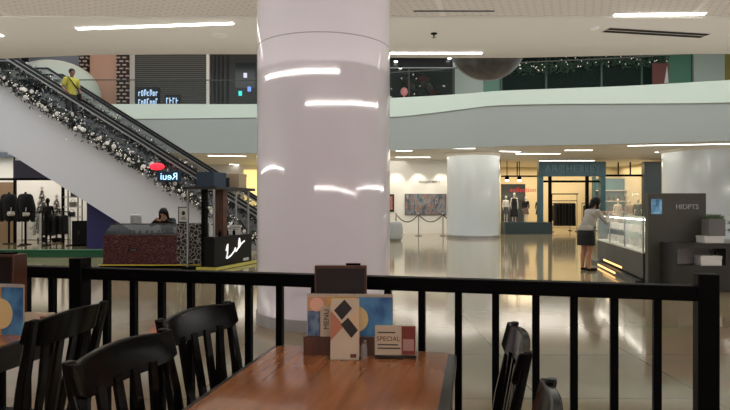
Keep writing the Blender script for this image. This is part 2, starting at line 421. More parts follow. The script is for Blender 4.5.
# pale green domed booth behind the escalator
o = MB(); pr = [(2.05*math.cos(a), 1.1+1.5*math.sin(a)) for a in [k*PI/2/10 for k in range(11)]]
o.lathe([(2.05,0)]+pr, 40)
db = tag(o.build('domed_booth', mint), 'pale green domed booth behind the top of the escalators', 'booth'); db.location = (X(52,25.3),25.3,5.1); db.scale = (1,.7,1)

# hanging ball
hb = thing('hanging_ball', 'huge grey Christmas ball hanging in the atrium', 'ornament', (X(487,17),17,6.17))
ballm = noise_mat('ball_grey', (72,72,76), (96,96,100), (3,3,3), rough=.3, metal=.4)
MB().ball((0,0,0), 1.125, 48, 32).build('ball', ballm, hb)
MB().path([(1.13*math.cos(k*PI/24), 0, 1.13*math.sin(k*PI/24)) for k in range(48)], .025, 8, True).build('seam_ring', silver_sat, hb)
MB().lathe([(.16,1.1),(.16,1.26),(.05,1.3),(.05,1.34)], 20).build('cap', silver_sat, hb)
MB().path([(0,0,1.34), (0,0,3.03)], .012, 6).build('cable', silver_sat, hb)

# ------------------------------------------------------------------ columns
def column(px, d, R, label, top, seam=None):
    t = thing('column', label, 'column', (X(px,d),d,0))
    MB().lathe([(R,0),(R,top)], 96).build('shaft', paint_white if seam else paint_pale, t)
    MB().lathe([(R+.012,0.001),(R+.012,.12),(R+.004,.13)], 96).build('plinth', silver_sat if seam is None else mat('plinth_grey', (150,148,150), rough=.3), t)
    if seam:
        for z in seam[:1]: MB().path([((R+.001)*math.cos(2*PI*k/96), (R+.001)*math.sin(2*PI*k/96), z) for k in range(96)], .006, 6, True).build('seam', mat('seam_grey', (168,162,166), rough=.4), t)
    else:
        MB().lathe([(R+.003,top-.14),(R+.12,top-.03),(R+.12,top)], 64).build('collar', ceil_far, t)
    return t
column(324, 6.95, .79, 'thick glossy white column just beyond the railing', 4.03, (3.2,.95))
column(473, 25, 1.12, 'glossy white column in the distance beside the shop window', 3.6)
column(704, 23, 1.5, 'broad pale column behind the grey jewellery kiosk', 3.6)

# ------------------------------------------------------------------ ceiling lamps, vents
def strip(px0, py0, px1, py1, zc, label, m=lamp_white, grp='linear lamps in the near ceiling', w=.07):
    d0 = (zc-H)*F/(206-py0); d1 = (zc-H)*F/(206-py1)
    p = Vector((X(px0,d0), d0, zc)); q = Vector((X(px1,d1), d1, zc))
    return lamp(p, q, label, m, grp, w)
def lamp(p, q, label, m=lamp_white, grp=None, w=.07, dp=.02, strong=0):
    if strong: m = mat('lamp_bare', (255,246,236), emit=30)
    p = Vector(p); q = Vector(q); c = (p+q)/2; L = (q-p).length
    t = thing('linear_lamp', label, 'ceiling lamp', c, math.atan2(q.y-p.y, q.x-p.x), grp)
    MB().bb((-L/2,-w/2,-dp), (L/2,w/2,-.008)).build('diffuser', m, t)
    MB().bb((-L/2-.02,-w/2-.015,-.008), (L/2+.02,w/2+.015,0)).build('frame', white_plastic, t)
    return t
strip(77,28,233,22.5,4.0,'long bright linear lamp in the ceiling left of the thick column')
strip(330,52.5,482,52.5,4.0,'bright linear lamp at the ceiling edge right of the thick column')
strip(615,14,705,13,4.03,'bright linear lamp in the perforated ceiling at the far right')
strip(-70,37,2,34.6,4.0,'bright linear lamp whose tip shows at the left frame edge')
def arc_lamp(pts, label):
    P_ = [Vector(p) for p in pts]; c = sum(P_, Vector())/len(P_); c.z = pts[0][2]
    t = thing('linear_lamp', label, 'ceiling lamp', c, 0, 'curved linear lamps over the restaurant')
    Q = [p-c for p in P_]
    MB().bar([q+Vector((0,0,-.045)) for q in Q], .07, .07).build('diffuser', mat('lamp_bare', (255,250,244), emit=22), t)
    MB().bar([q+Vector((0,0,-.005)) for q in Q], .1, .01).build('frame', white_plastic, t)
def ring(r0, r1, a0, a1, z):
    return [(-.49+(r0+(r1-r0)*k/28)*math.cos(math.radians(a0+(a1-a0)*k/28)), 6.95+(r0+(r1-r0)*k/28)*math.sin(math.radians(a0+(a1-a0)*k/28)), z) for k in range(29)]
arc_lamp(ring(5.8,5.75,166,298.5,3.985), 'curved linear lamp in the restaurant ceiling sweeping around the thick column')
arc_lamp(ring(9.3,8.95,244,375,3.985), 'wider curved linear lamp in the restaurant ceiling behind the camera')
for p, q, lab in (((-2.9,-5.93,1.83), (19.8,-5.93,2.02), 'long unseen linear lamp added on the wall behind the restaurant'), ((19.93,-5.8,2.03), (19.93,22,2.35), 'long unseen linear lamp added on the far right wall'), ((-18.93,-2,2.95), (-18.93,20,2.95), 'long unseen linear lamp added on the far left wall')):
    p = Vector(p); q = Vector(q); Lw = (q-p).length
    t = thing('streak_lamp', lab, 'wall lamp', (p+q)/2, math.atan2(q.y-p.y, q.x-p.x), 'unseen wall lamps added for column streaks')  # unseen stand-ins for distant ceiling lamps, added to streak the glossy column
    MB().bb((-Lw/2,-.05,-.035), (Lw/2,.05,.035)).build('diffuser', mat('lamp_wall', (255,250,246), emit=26), t); MB().bb((-Lw/2,-.06,-.05), (Lw/2,.06,-.0355)).build('housing', white_plastic, t)
sd = MB().lathe([(.05,-.03),(.075,-.012),(.08,0)], 20).build('smoke_detector', white_plastic); sd.location = (X(594,8.6),8.6,4.0); tag(sd, 'small round detector left of the slot vent in the ceiling', 'detector')
sp = thing('ceiling_sprinkler', 'tiny ceiling sprinkler right of the thick column', 'sprinkler', (X(434,8.9),8.9,4.0))
MB().lathe([(.012,-.06),(.012,-.02),(.05,-.012),(.05,0)], 16).build('stem', black_steel, sp); MB().lathe([(.001,-.072),(.035,-.07),(.035,-.062)], 16).build('deflector', chrome, sp)
dl = thing('recessed_downlight', 'unlit round downlight left of the thick column', 'downlight', (X(220,9.0),9.0,4.0))
MB().lathe([(.09,-.012),(.125,-.012),(.13,0)], 24).build('ring', white_plastic, dl); MB().lathe([(.001,-.008),(.09,-.01)], 24).build('lens', wall_grey, dl)
def vent(p, q, label, nsl, wtot):
    p = Vector(p); q = Vector(q); c = (p+q)/2; L = (q-p).length
    t = thing('slot_vent', label, 'vent', c, math.atan2(q.y-p.y, q.x-p.x), 'slot vents in the ceiling')
    MB().bb((-L/2,-wtot/2,-.006), (L/2,wtot/2,0)).build('frame', wall_grey, t)
    for k in range(nsl):
        y = -wtot/2+wtot*(k+.5)/nsl
        MB().bb((-L/2+.02,y-wtot/nsl*.33,-.012), (L/2-.02,y+wtot/nsl*.33,-.0062)).build('slot', black_steel, t)
def ceilp(px, py, zc=4.0): d = (zc-H)*F/(206-py); return (X(px,d), d, zc)
vent(ceilp(605,29.5), ceilp(706,35.5), 'black double slot vent at the right of the ceiling', 2, .24)
vent(ceilp(412,10.5,4.03), ceilp(496,10.5,4.03), 'faint thin slot vent in the perforated ceiling above the lamp', 1, .05)

ZG = 3.6
gl = 'linear lamps in the ground floor ceiling'
for (a, y0, bpx, y1, lab) in ((396,150.5,412,150.5,'short linear lamp just right of the thick column, far ceiling'), (413,147.9,475,148.2,'linear lamp over the distant white column, far ceiling'),
        (396,157,430,157,'linear lamp nearest the picture wall'), (500,151,520,151.5,'short linear lamp right of the distant white column'), (516,153.5,560,153.5,'linear lamp before the teal sign, left one'),
        (628,145.5,735,143.5,'long linear lamp before the broad pale column'), (565,150,592,150,'short linear lamp over the shop doorway'), (655,152,700,150,'linear lamp beside the broad pale column'),
        (208,155.5,246,156,'linear lamp over the boxes on the kiosk canopy'), (240,151.4,258,151.4,'linear lamp meeting the thick column on its left'), (230,164,243,165,'short deep linear lamp left of the thick column'),
        (-15,151,12,151,'linear lamp over the left shop, nearest'), (-10,155,28,155.5,'linear lamp over the left shop, middle'), (-10,159,22,159.5,'linear lamp over the left shop, deepest')):
    strip(a, y0, bpx, y1, ZG, lab, lamp_far, gl, .14)

# ------------------------------------------------------------------ foreground: railing
rl = thing('railing', 'black steel railing with upright balusters across the restaurant front', 'railing', (0,2.56,0), -math.atan(.249))
cs = math.cos(math.atan(.249))
def sx(x): return x/cs
end = sx(1.313)
MB().bb((-3.4,-.03,.985), (end-.04,.03,1.043)).build('top_rail', black_steel, rl, bevel=.004)
MB().bb((-3.4,-.02,.09), (end-.04,.02,.13)).build('bottom_rail', black_steel, rl, bevel=.003)
for x in (1.313, -1.433):
    MB().box((sx(x),0,.545), (.074,.074,1.09)).build('post', black_steel, rl, bevel=.004)
for x in [-3.1,-2.95,-2.8,-2.65,-2.5,-2.35,-2.2,-2.05,-1.9,-1.745,-1.592,-1.28,-1.132,-.982,-.83,-.6825,-.5388,-.3895,-.226,-.063,.1006,.2456,.3968,.546,.7023,.846,.993,1.145]:
    MB().bb((sx(x)-.0145,-.0145,.13), (sx(x)+.0145,.0145,.985)).build('baluster', black_steel, rl)

# ------------------------------------------------------------------ tables
TY = -math.radians(10.8)
def rrect(w, l, r, n=6):
    pts = []
    for cx, cy, a0 in ((w/2-r,l/2-r,0), (-w/2+r,l/2-r,PI/2), (-w/2+r,-l/2+r,PI), (w/2-r,-l/2+r,1.5*PI)):
        for k in range(n+1):
            a = a0+PI/2*k/n; pts.append((cx+r*math.cos(a), cy+r*math.sin(a)))
    return pts
TW, TL = .776, 1.75
tb = thing('dining_table', 'long varnished wooden table with a menu stand at its far end', 'table', (-.169,1.585,0), TY)
MB().prism(rrect(TW-.024, TL-.012, .05), .712, .75).build('tabletop', wood_top, tb, bevel=.003)
eb = MB(); out = rrect(TW, TL, .062); inn = rrect(TW-.024, TL-.012, .05); n = len(out)
vv = [(x,y,z) for z in (.708,.749) for x,y in out]+[(x,y,z) for z in (.708,.749) for x,y in inn]
eb.add(vv, [(i,(i+1)%n,n+(i+1)%n,n+i) for i in range(n)]+[(n+i,n+(i+1)%n,3*n+(i+1)%n,3*n+i) for i in range(n)]+[(i,2*n+i,2*n+(i+1)%n,(i+1)%n) for i in range(n)])
eb.build('edge_band', edge_black, tb)
MB().bb((TW/2-.034,-TL/2+.06,.7505), (TW/2-.002,TL/2-.05,.7535)).build('edge_strip', edge_black, tb, bevel=.001)
for xx in (-.345, .345):
    for yy in (-.82, .82):
        MB().box((xx,yy,.354), (.055,.055,.708)).build('leg', edge_black, tb, bevel=.004)
    MB().bb((xx-.012,-.79,.64), (xx+.012,.79,.708)).build('apron', edge_black, tb)
for yy in (-.82, .82): MB().bb((-.317,yy-.012,.64), (.317,yy+.012,.708)).build('apron', edge_black, tb)
tb2 = dup(tb, (-1.995,2.054,0), TY, 'second varnished wooden table at the left behind a black chair')

# ------------------------------------------------------------------ chairs
def make_chair(label):
    t = thing('dining_chair', label, 'chair', (0,0,0), 0, 'black dining chairs')
    W = .2
    MB().prism([(-.2,-.2),(.2,-.2),(.225,.2),(.18,.225),(-.18,.225),(-.225,.2)], .43, .465).build('seat', black_lacquer, t, bevel=.01)
    MB().bb((-.18,-.18,.37), (.18,-.16,.43)).bb((-.18,.17,.37), (.18,.19,.43)).bb((-.19,-.18,.371), (-.17,.19,.429)).bb((.17,-.18,.371), (.19,.19,.429)).build('seat_frame', black_lacquer, t)
    for s in (-1, 1):
        pts = [(s*.19,-.235,0), (s*.19,-.205,.25), (s*.19,-.2,.46), (s*.198,-.235,.7), (s*.21,-.287,.945)]
        MB().bar(pts, [.036,.04,.042,.04,.032], [.036,.04,.042,.034,.026], (0,1,0)).build('rear_leg', black_lacquer, t, bevel=.006)
        MB().bar([(s*.19,.19,.43), (s*.2,.2,0)], [.042,.03], [.042,.03], (0,1,0)).build('front_leg', black_lacquer, t, bevel=.004)
        MB().bar([(s*.196,.19,.2), (s*.19,-.2,.2)], .02, .03).build('stretcher', black_lacquer, t)
    MB().bar([(-.19,.02,.2), (.19,.02,.2)], .02, .03).build('stretcher', black_lacquer, t)
    # crest rail: bowed back in plan, arched on top, with small ears
    vs, fs = [], []; N = 14
    for i in range(N+1):
        u = -1+2*i/N; x = u*.225; arch = .95-.02*u*u
        if abs(u) > .86: arch += .012
        y = -.30+.028*u*u; low = arch-.112+.03*abs(u)**3
        vs += [(x,y+.012+.022,low), (x,y-.012+.022,low), (x,y-.012,arch), (x,y+.012,arch)]
    for i in range(N):
        for k in range(4): fs.append((4*i+k, 4*i+(k+1)%4, 4*i+4+(k+1)%4, 4*i+4+k))
    fs += [(0,1,2,3), (4*N+3,4*N+2,4*N+1,4*N)]
    MB().add(vs, fs).build('crest_rail', black_lacquer, t, bevel=.005)
    MB().bar([(-.18,-.205,.5), (.18,-.205,.5)], .024, .04).build('lower_rail', black_lacquer, t, bevel=.003)
    for k in range(4):
        u = -.6+1.2*k/3
        MB().bar([(u*.165,-.207,.51), (u*.18,-.243,.7), (u*.2,-.272+.02*u*u,.86)], [.03,.034,.03], [.014]*3, (0,1,0)).build('slat', black_lacquer, t)
    return t
ch = make_chair('black slatted chair at the near left of the long table')
ch.location = (-.715+.28*.968,1.715-.28*.25,0); ch.rotation_euler = (0,0,math.atan2(-.968,-.25))
def yaw(f): return math.atan2(-f[0], f[1])
dup(ch, (-.394,2.176,0), yaw((.933,-.359)), 'black slatted chair at the far left corner of the long table, by the railing')
dup(ch, (-1.432,2.318,0), yaw((-.988,.154)), 'black slatted chair drawn up to the left table, seen from behind')
dup(ch, (.208,1.875,0), yaw((-.985,.17)), 'black chair at the right side of the long table, seen edge on')
dup(ch, (.365-.28*.948,1.165+.28*.32,0), yaw((-.948,.32)), 'nearest black chair at the right of the table, only its top showing')
cd = MB(); cd.path([(.54+.0*k, 1.95+.16*math.cos(a), .80+.2*math.sin(a)) for k, a in [(k, PI*(1.12+1.76*k/24)) for k in range(25)]], .0035, 6)

# ------------------------------------------------------------------ table top things
def menu_box(name, label, w, h, dp, loc, rz, grp=None):
    t = thing(name, label, 'menu box', loc, rz, grp)
    MB().bb((-w/2,-dp/2,0), (w/2,dp/2,h)).build('body', dark_wood, t, bevel=.002)
    MB().bb((-w/2+.008,-dp/2-.004,.01), (w/2-.008,-dp/2-.0005,h-.01)).build('front_cover', mat('menu_black', (22,14,13), rough=.4), t)
    MB().bb((w*.1,-dp*.2,h), (w*.38,dp*.2,h+.009)).build('clip', black_steel, t)
    return t
TZ = .75
d_c = 2.345
cdy = thing('menu_caddy', 'wooden caddy tray holding cards on the long table', 'caddy', (-.103,2.365,TZ+.0005), -.05)
MB().bb((-.142,-.045,0), (.142,-.037,.075)).build('front_panel', dark_wood, cdy)
MB().bb((-.142,.062,0), (.142,.07,.075)).build('back_panel', dark_wood, cdy)
MB().bb((-.142,-.037,0), (-.134,.062,.07)).build('side_panel', dark_wood, cdy); MB().bb((.134,-.037,0), (.142,.062,.07)).build('side_panel', dark_wood, cdy)
MB().bb((-.134,-.037,0), (.134,.062,.008)).build('bottom', dark_wood, cdy)
menu_box('menu_box', 'tall dark wooden menu box behind the calendar on the long table', .215, .345, .034, (-.1,2.405,TZ+.009), -.05)
def calendar(label, loc, rz, w=.35, h=.255):
    t = thing('desk_calendar', label, 'calendar', loc, rz, 'desk calendars')
    MB().prism_xz([(-w/2,0),(w/2,0),(w/2,h),(-w/2,h)], -.004, 0).build('board', paper, t)
    MB().bb((-w/2+.003,-.0055,.002), (-w/2+.085,-.0042,h-.012)).build('photo', mat('peach_print', (196,150,118), rough=.5), t)
    MB().bb((-w/2+.003,-.0065,.002), (-w/2+.075,-.0056,h*.6)).build('photo', noise_mat('blue_print', (50,80,120), (120,140,160), (40,40,30), rough=.5), t)
    MB().bb((-w/2+.087,-.0055,.002), (.06,-.0042,h-.012)).build('photo', noise_mat('yellow_print', (176,118,44), (214,168,70), (8,8,14), rough=.5), t)
    MB().bb((.03,-.0065,.002), (w/2-.003,-.0056,h-.012)).build('photo', noise_mat('sea_print', (24,66,120), (90,150,190), (10,10,7), rough=.5), t)
    MB().path([(.012+.062*math.cos(a)*.0,0,0) for a in (0,1)], .0001, 3) if False else None
    dsk = [(.028+.27*h*math.cos(2*PI*k/32), h*.42+.3*h*math.sin(2*PI*k/32)) for k in range(32)]
    MB().prism_xz(dsk, -.0075, -.0066).build('disc_print', mat('cream_print', (214,188,132), rough=.5), t)
    dsk = [(-w/2+.04+.028*math.cos(2*PI*k/32), h*.75+.028*math.sin(2*PI*k/32)) for k in range(32)]
    MB().prism_xz(dsk, -.0075, -.0066).build('disc_print', mat('rose_print', (226,176,150), rough=.5), t)
    sp_ = MB()
    for k in range(26): x = -w/2+.012+k*(w-.024)/25; sp_.path([(x,-.008*math.cos(a)-.002,h-.004+.007*math.sin(a)) for a in [2*PI*q/8 for q in range(8)]], .0012, 5, True)
    sp_.build('spiral_binding', silver_sat, t)
    return t
calendar('desk calendar with peach, yellow and blue pictures in the caddy', (-.061,2.352,TZ+.0715), -.05, .35, .172)
wc = thing('white_card', 'narrow cream card with upright lettering in the caddy', 'card', (X(326,2.335),2.334,TZ+.009), -.05)
MB().bb((-.023,0,0), (.023,.002,.188)).build('sheet', paper, wc)
text('lettering', 'MENU', .03, mat('ink_grey', (70,60,60)), wc, (.002,-.0008,.135), (PI/2,-PI/2,0), .0004)
tc = thing('tent_card', 'tall tent card with two tilted black panels in front of the caddy', 'card', (X(344.7,2.27),2.262,TZ+.0008), -.04)
cw = .056
MB().add([(-cw,0,0),(cw,0,0),(cw,.022,.235),(-cw,.022,.235),(-cw,.046,0),(cw,.046,0),(-cw,.024,.235),(cw,.024,.235)], [(0,1,2,3),(5,4,6,7),(3,2,7,6)]).build('card', paper, tc, smooth=False)
lean = Matrix.Rotation(-math.atan2(.022,.235), 3, 'X')
def on_card(poly, name, m, off=.0012):
    mb = MB(); n = len(poly)
    pts = [lean @ Vector((x,-off-.0006,z)) for x, z in poly]+[lean @ Vector((x,-off,z)) for x, z in poly]
    mb.add(pts, [tuple(range(n)), tuple(range(n,2*n))[::-1]]+[(i,n+i,n+(i+1)%n,(i+1)%n) for i in range(n)]); return mb.build(name, m, tc, smooth=False)
on_card([(-cw,.07),(-.004,.13),(-cw,.19)], 'print_triangle', mat('rust_print', (176,112,84), rough=.6), .0008)
on_card([(cw,.08),(cw,.2),(.004,.145)], 'print_triangle', mat('sand_print', (206,176,140), rough=.6), .0008)
on_card([(-.002,.236-.004),(.028,.198),(-.012,.152),(-.043,.19)], 'black_panel', MATS['menu_black'])
on_card([(.012,.162),(.052,.114),(.026,.083),(-.016,.135)], 'black_panel', MATS['menu_black'])
on_card([(.022,.008),(.046,.008),(.046,.022),(.022,.022)], 'logo', mat('logo_brown', (96,56,40)))
MB().bb((-cw-.008,-.006,-.0006), (cw+.008,.052,-.0001)).build('base', edge_black, tc)
pc = thing('price_card', 'low cream and red card at the right of the caddy', 'card', (X(395.5,2.28),2.285,TZ+.0008), -.06)
MB().bb((-.08,0,.012), (.08,.004,.128)).build('sheet', paper, pc)
MB().bb((.024,-.0012,.014), (.078,-.0002,.126)).build('red_panel', mat('brick_red', (122,56,46), rough=.5), pc)
MB().bb((.03,-.002,.03), (.072,-.0013,.075)).build('pale_square', mat('dusty', (176,140,128)), pc)
text('lettering', 'SPECIAL', .026, MATS['logo_brown'], pc, (-.028,-.0008,.075), ext=.0004)
for k, zz in enumerate((.098,.05,.036)): MB().bb((-.07,-.001,zz), (.0+.01*k,-.0002,zz+.005)).build('text_line', MATS['ink_grey'], pc)
MB().bb((-.082,-.012,0), (.082,.022,.012)).build('stand', edge_black, pc)
ss = thing('salt_shaker', 'small glass shaker between the two cards on the long table', 'shaker', (X(364,2.29),2.29,TZ+.0005))
MB().lathe([(.001,0),(.014,0),(.015,.01),(.012,.05),(.008,.06)], 16).build('glass_body', clear_glass, ss); MB().lathe([(.01,.06),(.011,.07),(.004,.076)], 16).build('cap', chrome, ss)
# left table set
menu_box('menu_box', 'tall dark menu box with a pinkish edge on the left table', .24, .37, .09, (-1.76,2.78,TZ+.0005), -.15)
calendar('desk calendar with a blue edge on the left table', (-1.72,2.71,TZ+.0005), -.2, .3, .235)
pl = thing('price_card', 'cream card box on the left table behind the black chair', 'card', (-1.53,2.68,TZ+.0005), -.1)
MB().bb((-.07,0,0), (.07,.05,.1)).build('box', paper, pl); MB().bb((.03,-.0012,.02), (.066,-.0002,.09)).build('red_panel', MATS['brick_red'], pl)
text('lettering', 'SPECIAL', .02, MATS['logo_brown'], pl, (-.02,-.0008,.05), ext=.0004)

# ------------------------------------------------------------------ escalators
SL = .63
def esc(d, dw, K, name_lab, cat_lab, zb=.0):
    """near face at depth d, width dw; K: skirt line z = K - SL*x."""
    x_bot = (K-.12)/SL; x_top = (K-5.35)/SL
    t = thing('escalator', name_lab, cat_lab, (0,d,0), 0, 'escalators')
    z = lambda x: K-SL*x
    # side cladding, near and far
    cl = [(x_top-2,5.35), (x_top,5.35), (x_bot,.12), (x_bot+1.4,.12), (x_bot+1.4,.004), ((K-2.1)/SL,.004), (x_top,3.25), (x_top-2,3.25)]
    MB().prism_xz(cl, 0, .1).build('cladding', cladding, t)
    MB().prism_xz(cl, dw-.1, dw).build('cladding', cladding, t)
    for y in (.06, dw-.06):
        MB().prism_xz([(x_top-1.6,5.36),(x_top,5.36),(x_bot,.13),(x_bot+1.2,.13),(x_bot+1.2,.92),(x_bot,.92+.0),(x_top,6.15),(x_top-1.6,6.15)], y-.012, y+.012).build('balustrade_glass', mat('balustrade_tint', (30,34,36), rough=.04, alpha=.16), t)
        MB().bar([(x_top-1.7,y,6.2), (x_top,y,6.2), (x_bot,y,.98), (x_bot+1.2,y,.98), (x_bot+1.32,y,.8), (x_bot+1.26,y,.5)], .075, .055, (0,1,0)).build('handrail', rubber, t)
        MB().bar([(x_top-1.7,y,6.13), (x_top,y,6.13), (x_bot,y,.91), (x_bot+1.2,y,.91)], .05, .03, (0,1,0)).build('rail_track', silver_sat, t)
    for y in (.12, dw-.12): MB().bar([(x_top,y,z(x_top)+.06), (x_bot,y,.18)], .05, .16, (0,1,0)).build('skirt_panel', silver_sat, t)
    stepm = mat('step_steel', (104,106,108), rough=.4, metal=.6)
    n = int((x_bot-x_top)/.32)
    first = None
    for k in range(n):
        x = x_bot-(k+.5)*.32; zz = z(x)-.1
        mb = MB().bb((x-.16,.14,zz-.22), (x+.16,dw-.14,zz)) if first is None else None
        if first is None: o = mb.build('step', stepm, t); first = (o, x, zz)
        else:
            o = first[0].copy(); COL.objects.link(o); o.parent = t; o.location = (x-first[1], 0, zz-first[2])
    MB().bar([(x_top-1,dw/2,4.9), (x_top-.2,dw/2,4.9), (x_bot,dw/2,-.3+.12), ], dw-.3, .06, (0,1,0)).build('underside', dark_wall, t) if False else None
    MB().bb((x_bot,.14,.003), (x_bot+1.4,dw-.14,.05)).build('landing_plate', silver_sat, t)
    return t, x_bot, x_top
K1 = -1.878
e1, xb1, xt1 = esc(18.0, 1.15, K1, 'near escalator dressed with a flower garland, a man riding down', 'escalator')
# second escalator: parallel behind
K2 = -1.878+.18
e2, xb2, xt2 = esc(20.4, 1.1, K2, 'farther escalator running parallel behind the garlanded one', 'escalator')
struct(MB().prism_xz([((K1-2.1+.0)/SL,.002), (X(86,18.3),.002), (X(86,18.3),K1-2.12-SL*X(86,18.3))], 18.35, 18.5).build('wall_under_escalator', navy))

blossom_m = mat('blossom_white', (216,210,204), rough=.6); leaf_m = noise_mat('garland_green', (24,34,28), (58,66,58), (6,6,6), rough=.5)
tins = mat('tinsel_silver', (150,150,156), rough=.3, metal=.7)
def garland(d, K, x0, x1, nleaf, nblos, label, zoff, rad):
    t = thing('garland', label, 'garland', (0,d,0), 0, 'escalator garlands')
    mb = MB()
    L = x1-x0
    for k in range(nleaf):
        x = x0+random.random()*L; z = K-SL*x+zoff+random.gauss(0, rad); y = max(-.09,min(.09,random.gauss(0, .05)))
        q = Matrix.Rotation(random.random()*6.28, 3, 'Y') @ Matrix.Rotation(random.random()*2, 3, 'X')
        s = .05+.06*random.random()
        mb.cur = 1 if random.random() < .3 else 0
        mb.add([q @ Vector((-s*.3,0,0))+Vector((x,y,z)), q @ Vector((0,.01,-s))+Vector((x,y,z)), q @ Vector((s*.3,0,0))+Vector((x,y,z)), q @ Vector((0,.01,s))+Vector((x,y,z))], [(0,1,2,3)])
    o = mb.build('foliage', [leaf_m, tins], t, smooth=False); o['kind'] = 'stuff'
    # keep a backbone so leaves read as one strand
    MB().path([(x0+L*k/30, 0, K-SL*(x0+L*k/30)+zoff) for k in range(31)], .05, 8).build('strand', leaf_m, t)
    pet = MB()
    for k in range(6):
        a = k*PI/3
        pet.ball((.045*math.cos(a),-.01,.045*math.sin(a)), (.036,.018,.036), 8, 6)
    pet.ball((0,-.025,0), (.025,.02,.025), 8, 6)
    first = None
    for k in range(nblos):
        x = x0+(k+random.random())*L/nblos; z = K-SL*x+zoff+random.gauss(-.01, rad*.8)
        if first is None: o = pet.build('blossom', blossom_m, t); first = o
        else: o = first.copy(); COL.objects.link(o); o.parent = t
        o.location = (x, -.1-random.random()*.05, z); s = .45+.6*random.random()**2; o.scale = (s,s,s); o.rotation_euler = (random.gauss(0,.4), random.random()*6, random.gauss(0,.4))
    lt = MB()
    for k in range(160):
        x = x0+random.random()*L; lt.ball((x, -.12, K-SL*x+zoff+random.gauss(0, rad*1.3)), .011, 5, 4)
    o = lt.build('fairy_lights', mat('fairy_soft', (255,244,226), emit=1.6), t, smooth=False); o['kind'] = 'stuff'
    return t
garland(17.8, K1, xt1-.6, xb1+.3, 5200, 96, 'thick garland of white flowers down the near side of the near escalator', .16, .12)
garland(19.42, K1, xt1-.6, xb1+.2, 3600, 60, 'darker garland down the far side of the near escalator', .62, .12)
garland(20.14, K2, xt2-.6, xb2+.2, 3600, 60, 'dark garland with lights along the farther escalator', .35, .14)
# sign reflections in the near escalator balustrade, built as glowing shapes
s1 = thing('neon_reflection', 'glowing red reflection of a sign among the garland on the escalator', 'sign', (X(157,17.5),17.5,Z(167,17.7)))
MB().ball((0,0,0), (.23,.03,.11), 16, 8).build('red_glow', mat('neon_red', (255,40,60), emit=1.3), s1); MB().bb((-.2,.03,-.03),(.2,.2,.0)).build('bracket', black_steel, s1)
s2 = thing('neon_reflection', 'blue white mirrored lettering reflected in the escalator balustrade', 'sign', (X(169,17.5),17.5,Z(177,17.7)))
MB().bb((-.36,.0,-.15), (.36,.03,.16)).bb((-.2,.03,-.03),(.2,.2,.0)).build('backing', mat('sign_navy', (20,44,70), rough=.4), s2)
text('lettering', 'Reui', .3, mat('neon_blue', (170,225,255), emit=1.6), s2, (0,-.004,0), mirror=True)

# ------------------------------------------------------------------ people
def add_hand(mb, wrist, direc, side, palm_n, s=1.0):
    """five separate fingers rooted in a palm; direc forearm->fingers, side thumb side, palm_n palm normal"""
    w_ = Vector(wrist); d = Vector(direc).normalized(); sd_ = Vector(side); sd_ = (sd_-d*sd_.dot(d)).normalized(); n = Vector(palm_n); n = (n-d*n.dot(d)).normalized()
    for u in (-.028, -.01, .01, .028):
        mb.cap(w_+sd_*u*.7*s, w_+d*.075*s+sd_*u*s, .016*s, .0135*s, 8)
    for u, L in ((.034,.062), (.012,.072), (-.011,.066), (-.033,.05)):
        a = w_+d*.08*s+sd_*u*s; b_ = a+(d*.8+n*.35+sd_*u*2).normalized()*L*.55*s; c = b_+(d*.5+n*.8).normalized()*L*.5*s
        mb.cap(a, b_, .0105*s, .0095*s, 8); mb.cap(b_, c, .0095*s, .008*s, 8)
    a = w_+d*.025*s+sd_*.03*s; b_ = a+(d*.6+sd_*.8+n*.3).normalized()*.035*s; c = b_+(d*.9+n*.4+sd_*.2).normalized()*.03*s
    mb.cap(a, b_, .013*s, .011*s, 8); mb.cap(b_, c, .011*s, .0085*s, 8)
def add_head(mb, c, fwd, up, s=1.0):
    f = Vector(fwd).normalized(); u = Vector(up); u = (u-f*u.dot(f)).normalized(); r_ = f.cross(u)
    R = Matrix((r_, f, u)).transposed()
    P = lambda x, y, z: Vector(c)+R @ Vector((x,y,z))*s
    mb.ball(P(0,-.01,.02), (.077*s,.095*s,.1*s), 20, 14, R)
    mb.ball(P(0,.022,-.045), (.058*s,.062*s,.07*s), 16, 12, R)
    mb.ball(P(0,.06,-.09), (.026*s,.024*s,.022*s), 10, 8, R)       # chin
    mb.cap(P(0,.085,.01), P(0,.105,-.03), .01*s, .015*s, 8)          # nose
    mb.ball(P(0,.082,-.062), (.024*s,.012*s,.009*s), 10, 6, R)       # lips
    for k in (-1, 1):
        mb.ball(P(k*.078,-.005,-.012), (.012*s,.024*s,.034*s), 10, 8, R)
        mb.ball(P(k*.032,.082,.022), (.02*s,.01*s,.006*s), 8, 6, R)   # brow
    return P, R
def face_bits(P, R, parent, s=1.0):
    e = MB()
    for k in (-1,1): e.ball(P(k*.031,.083,.006), (.012*s,.007*s,.008*s), 10, 8, R)
    e.build('eyes', mat('eye_dark', (30,24,22), rough=.2), parent)
    MB().ball(P(0,.094,-.062), (.02*s,.006*s,.006*s), 10, 6, R).build('mouth', mat('lip', (150,84,76)), parent)

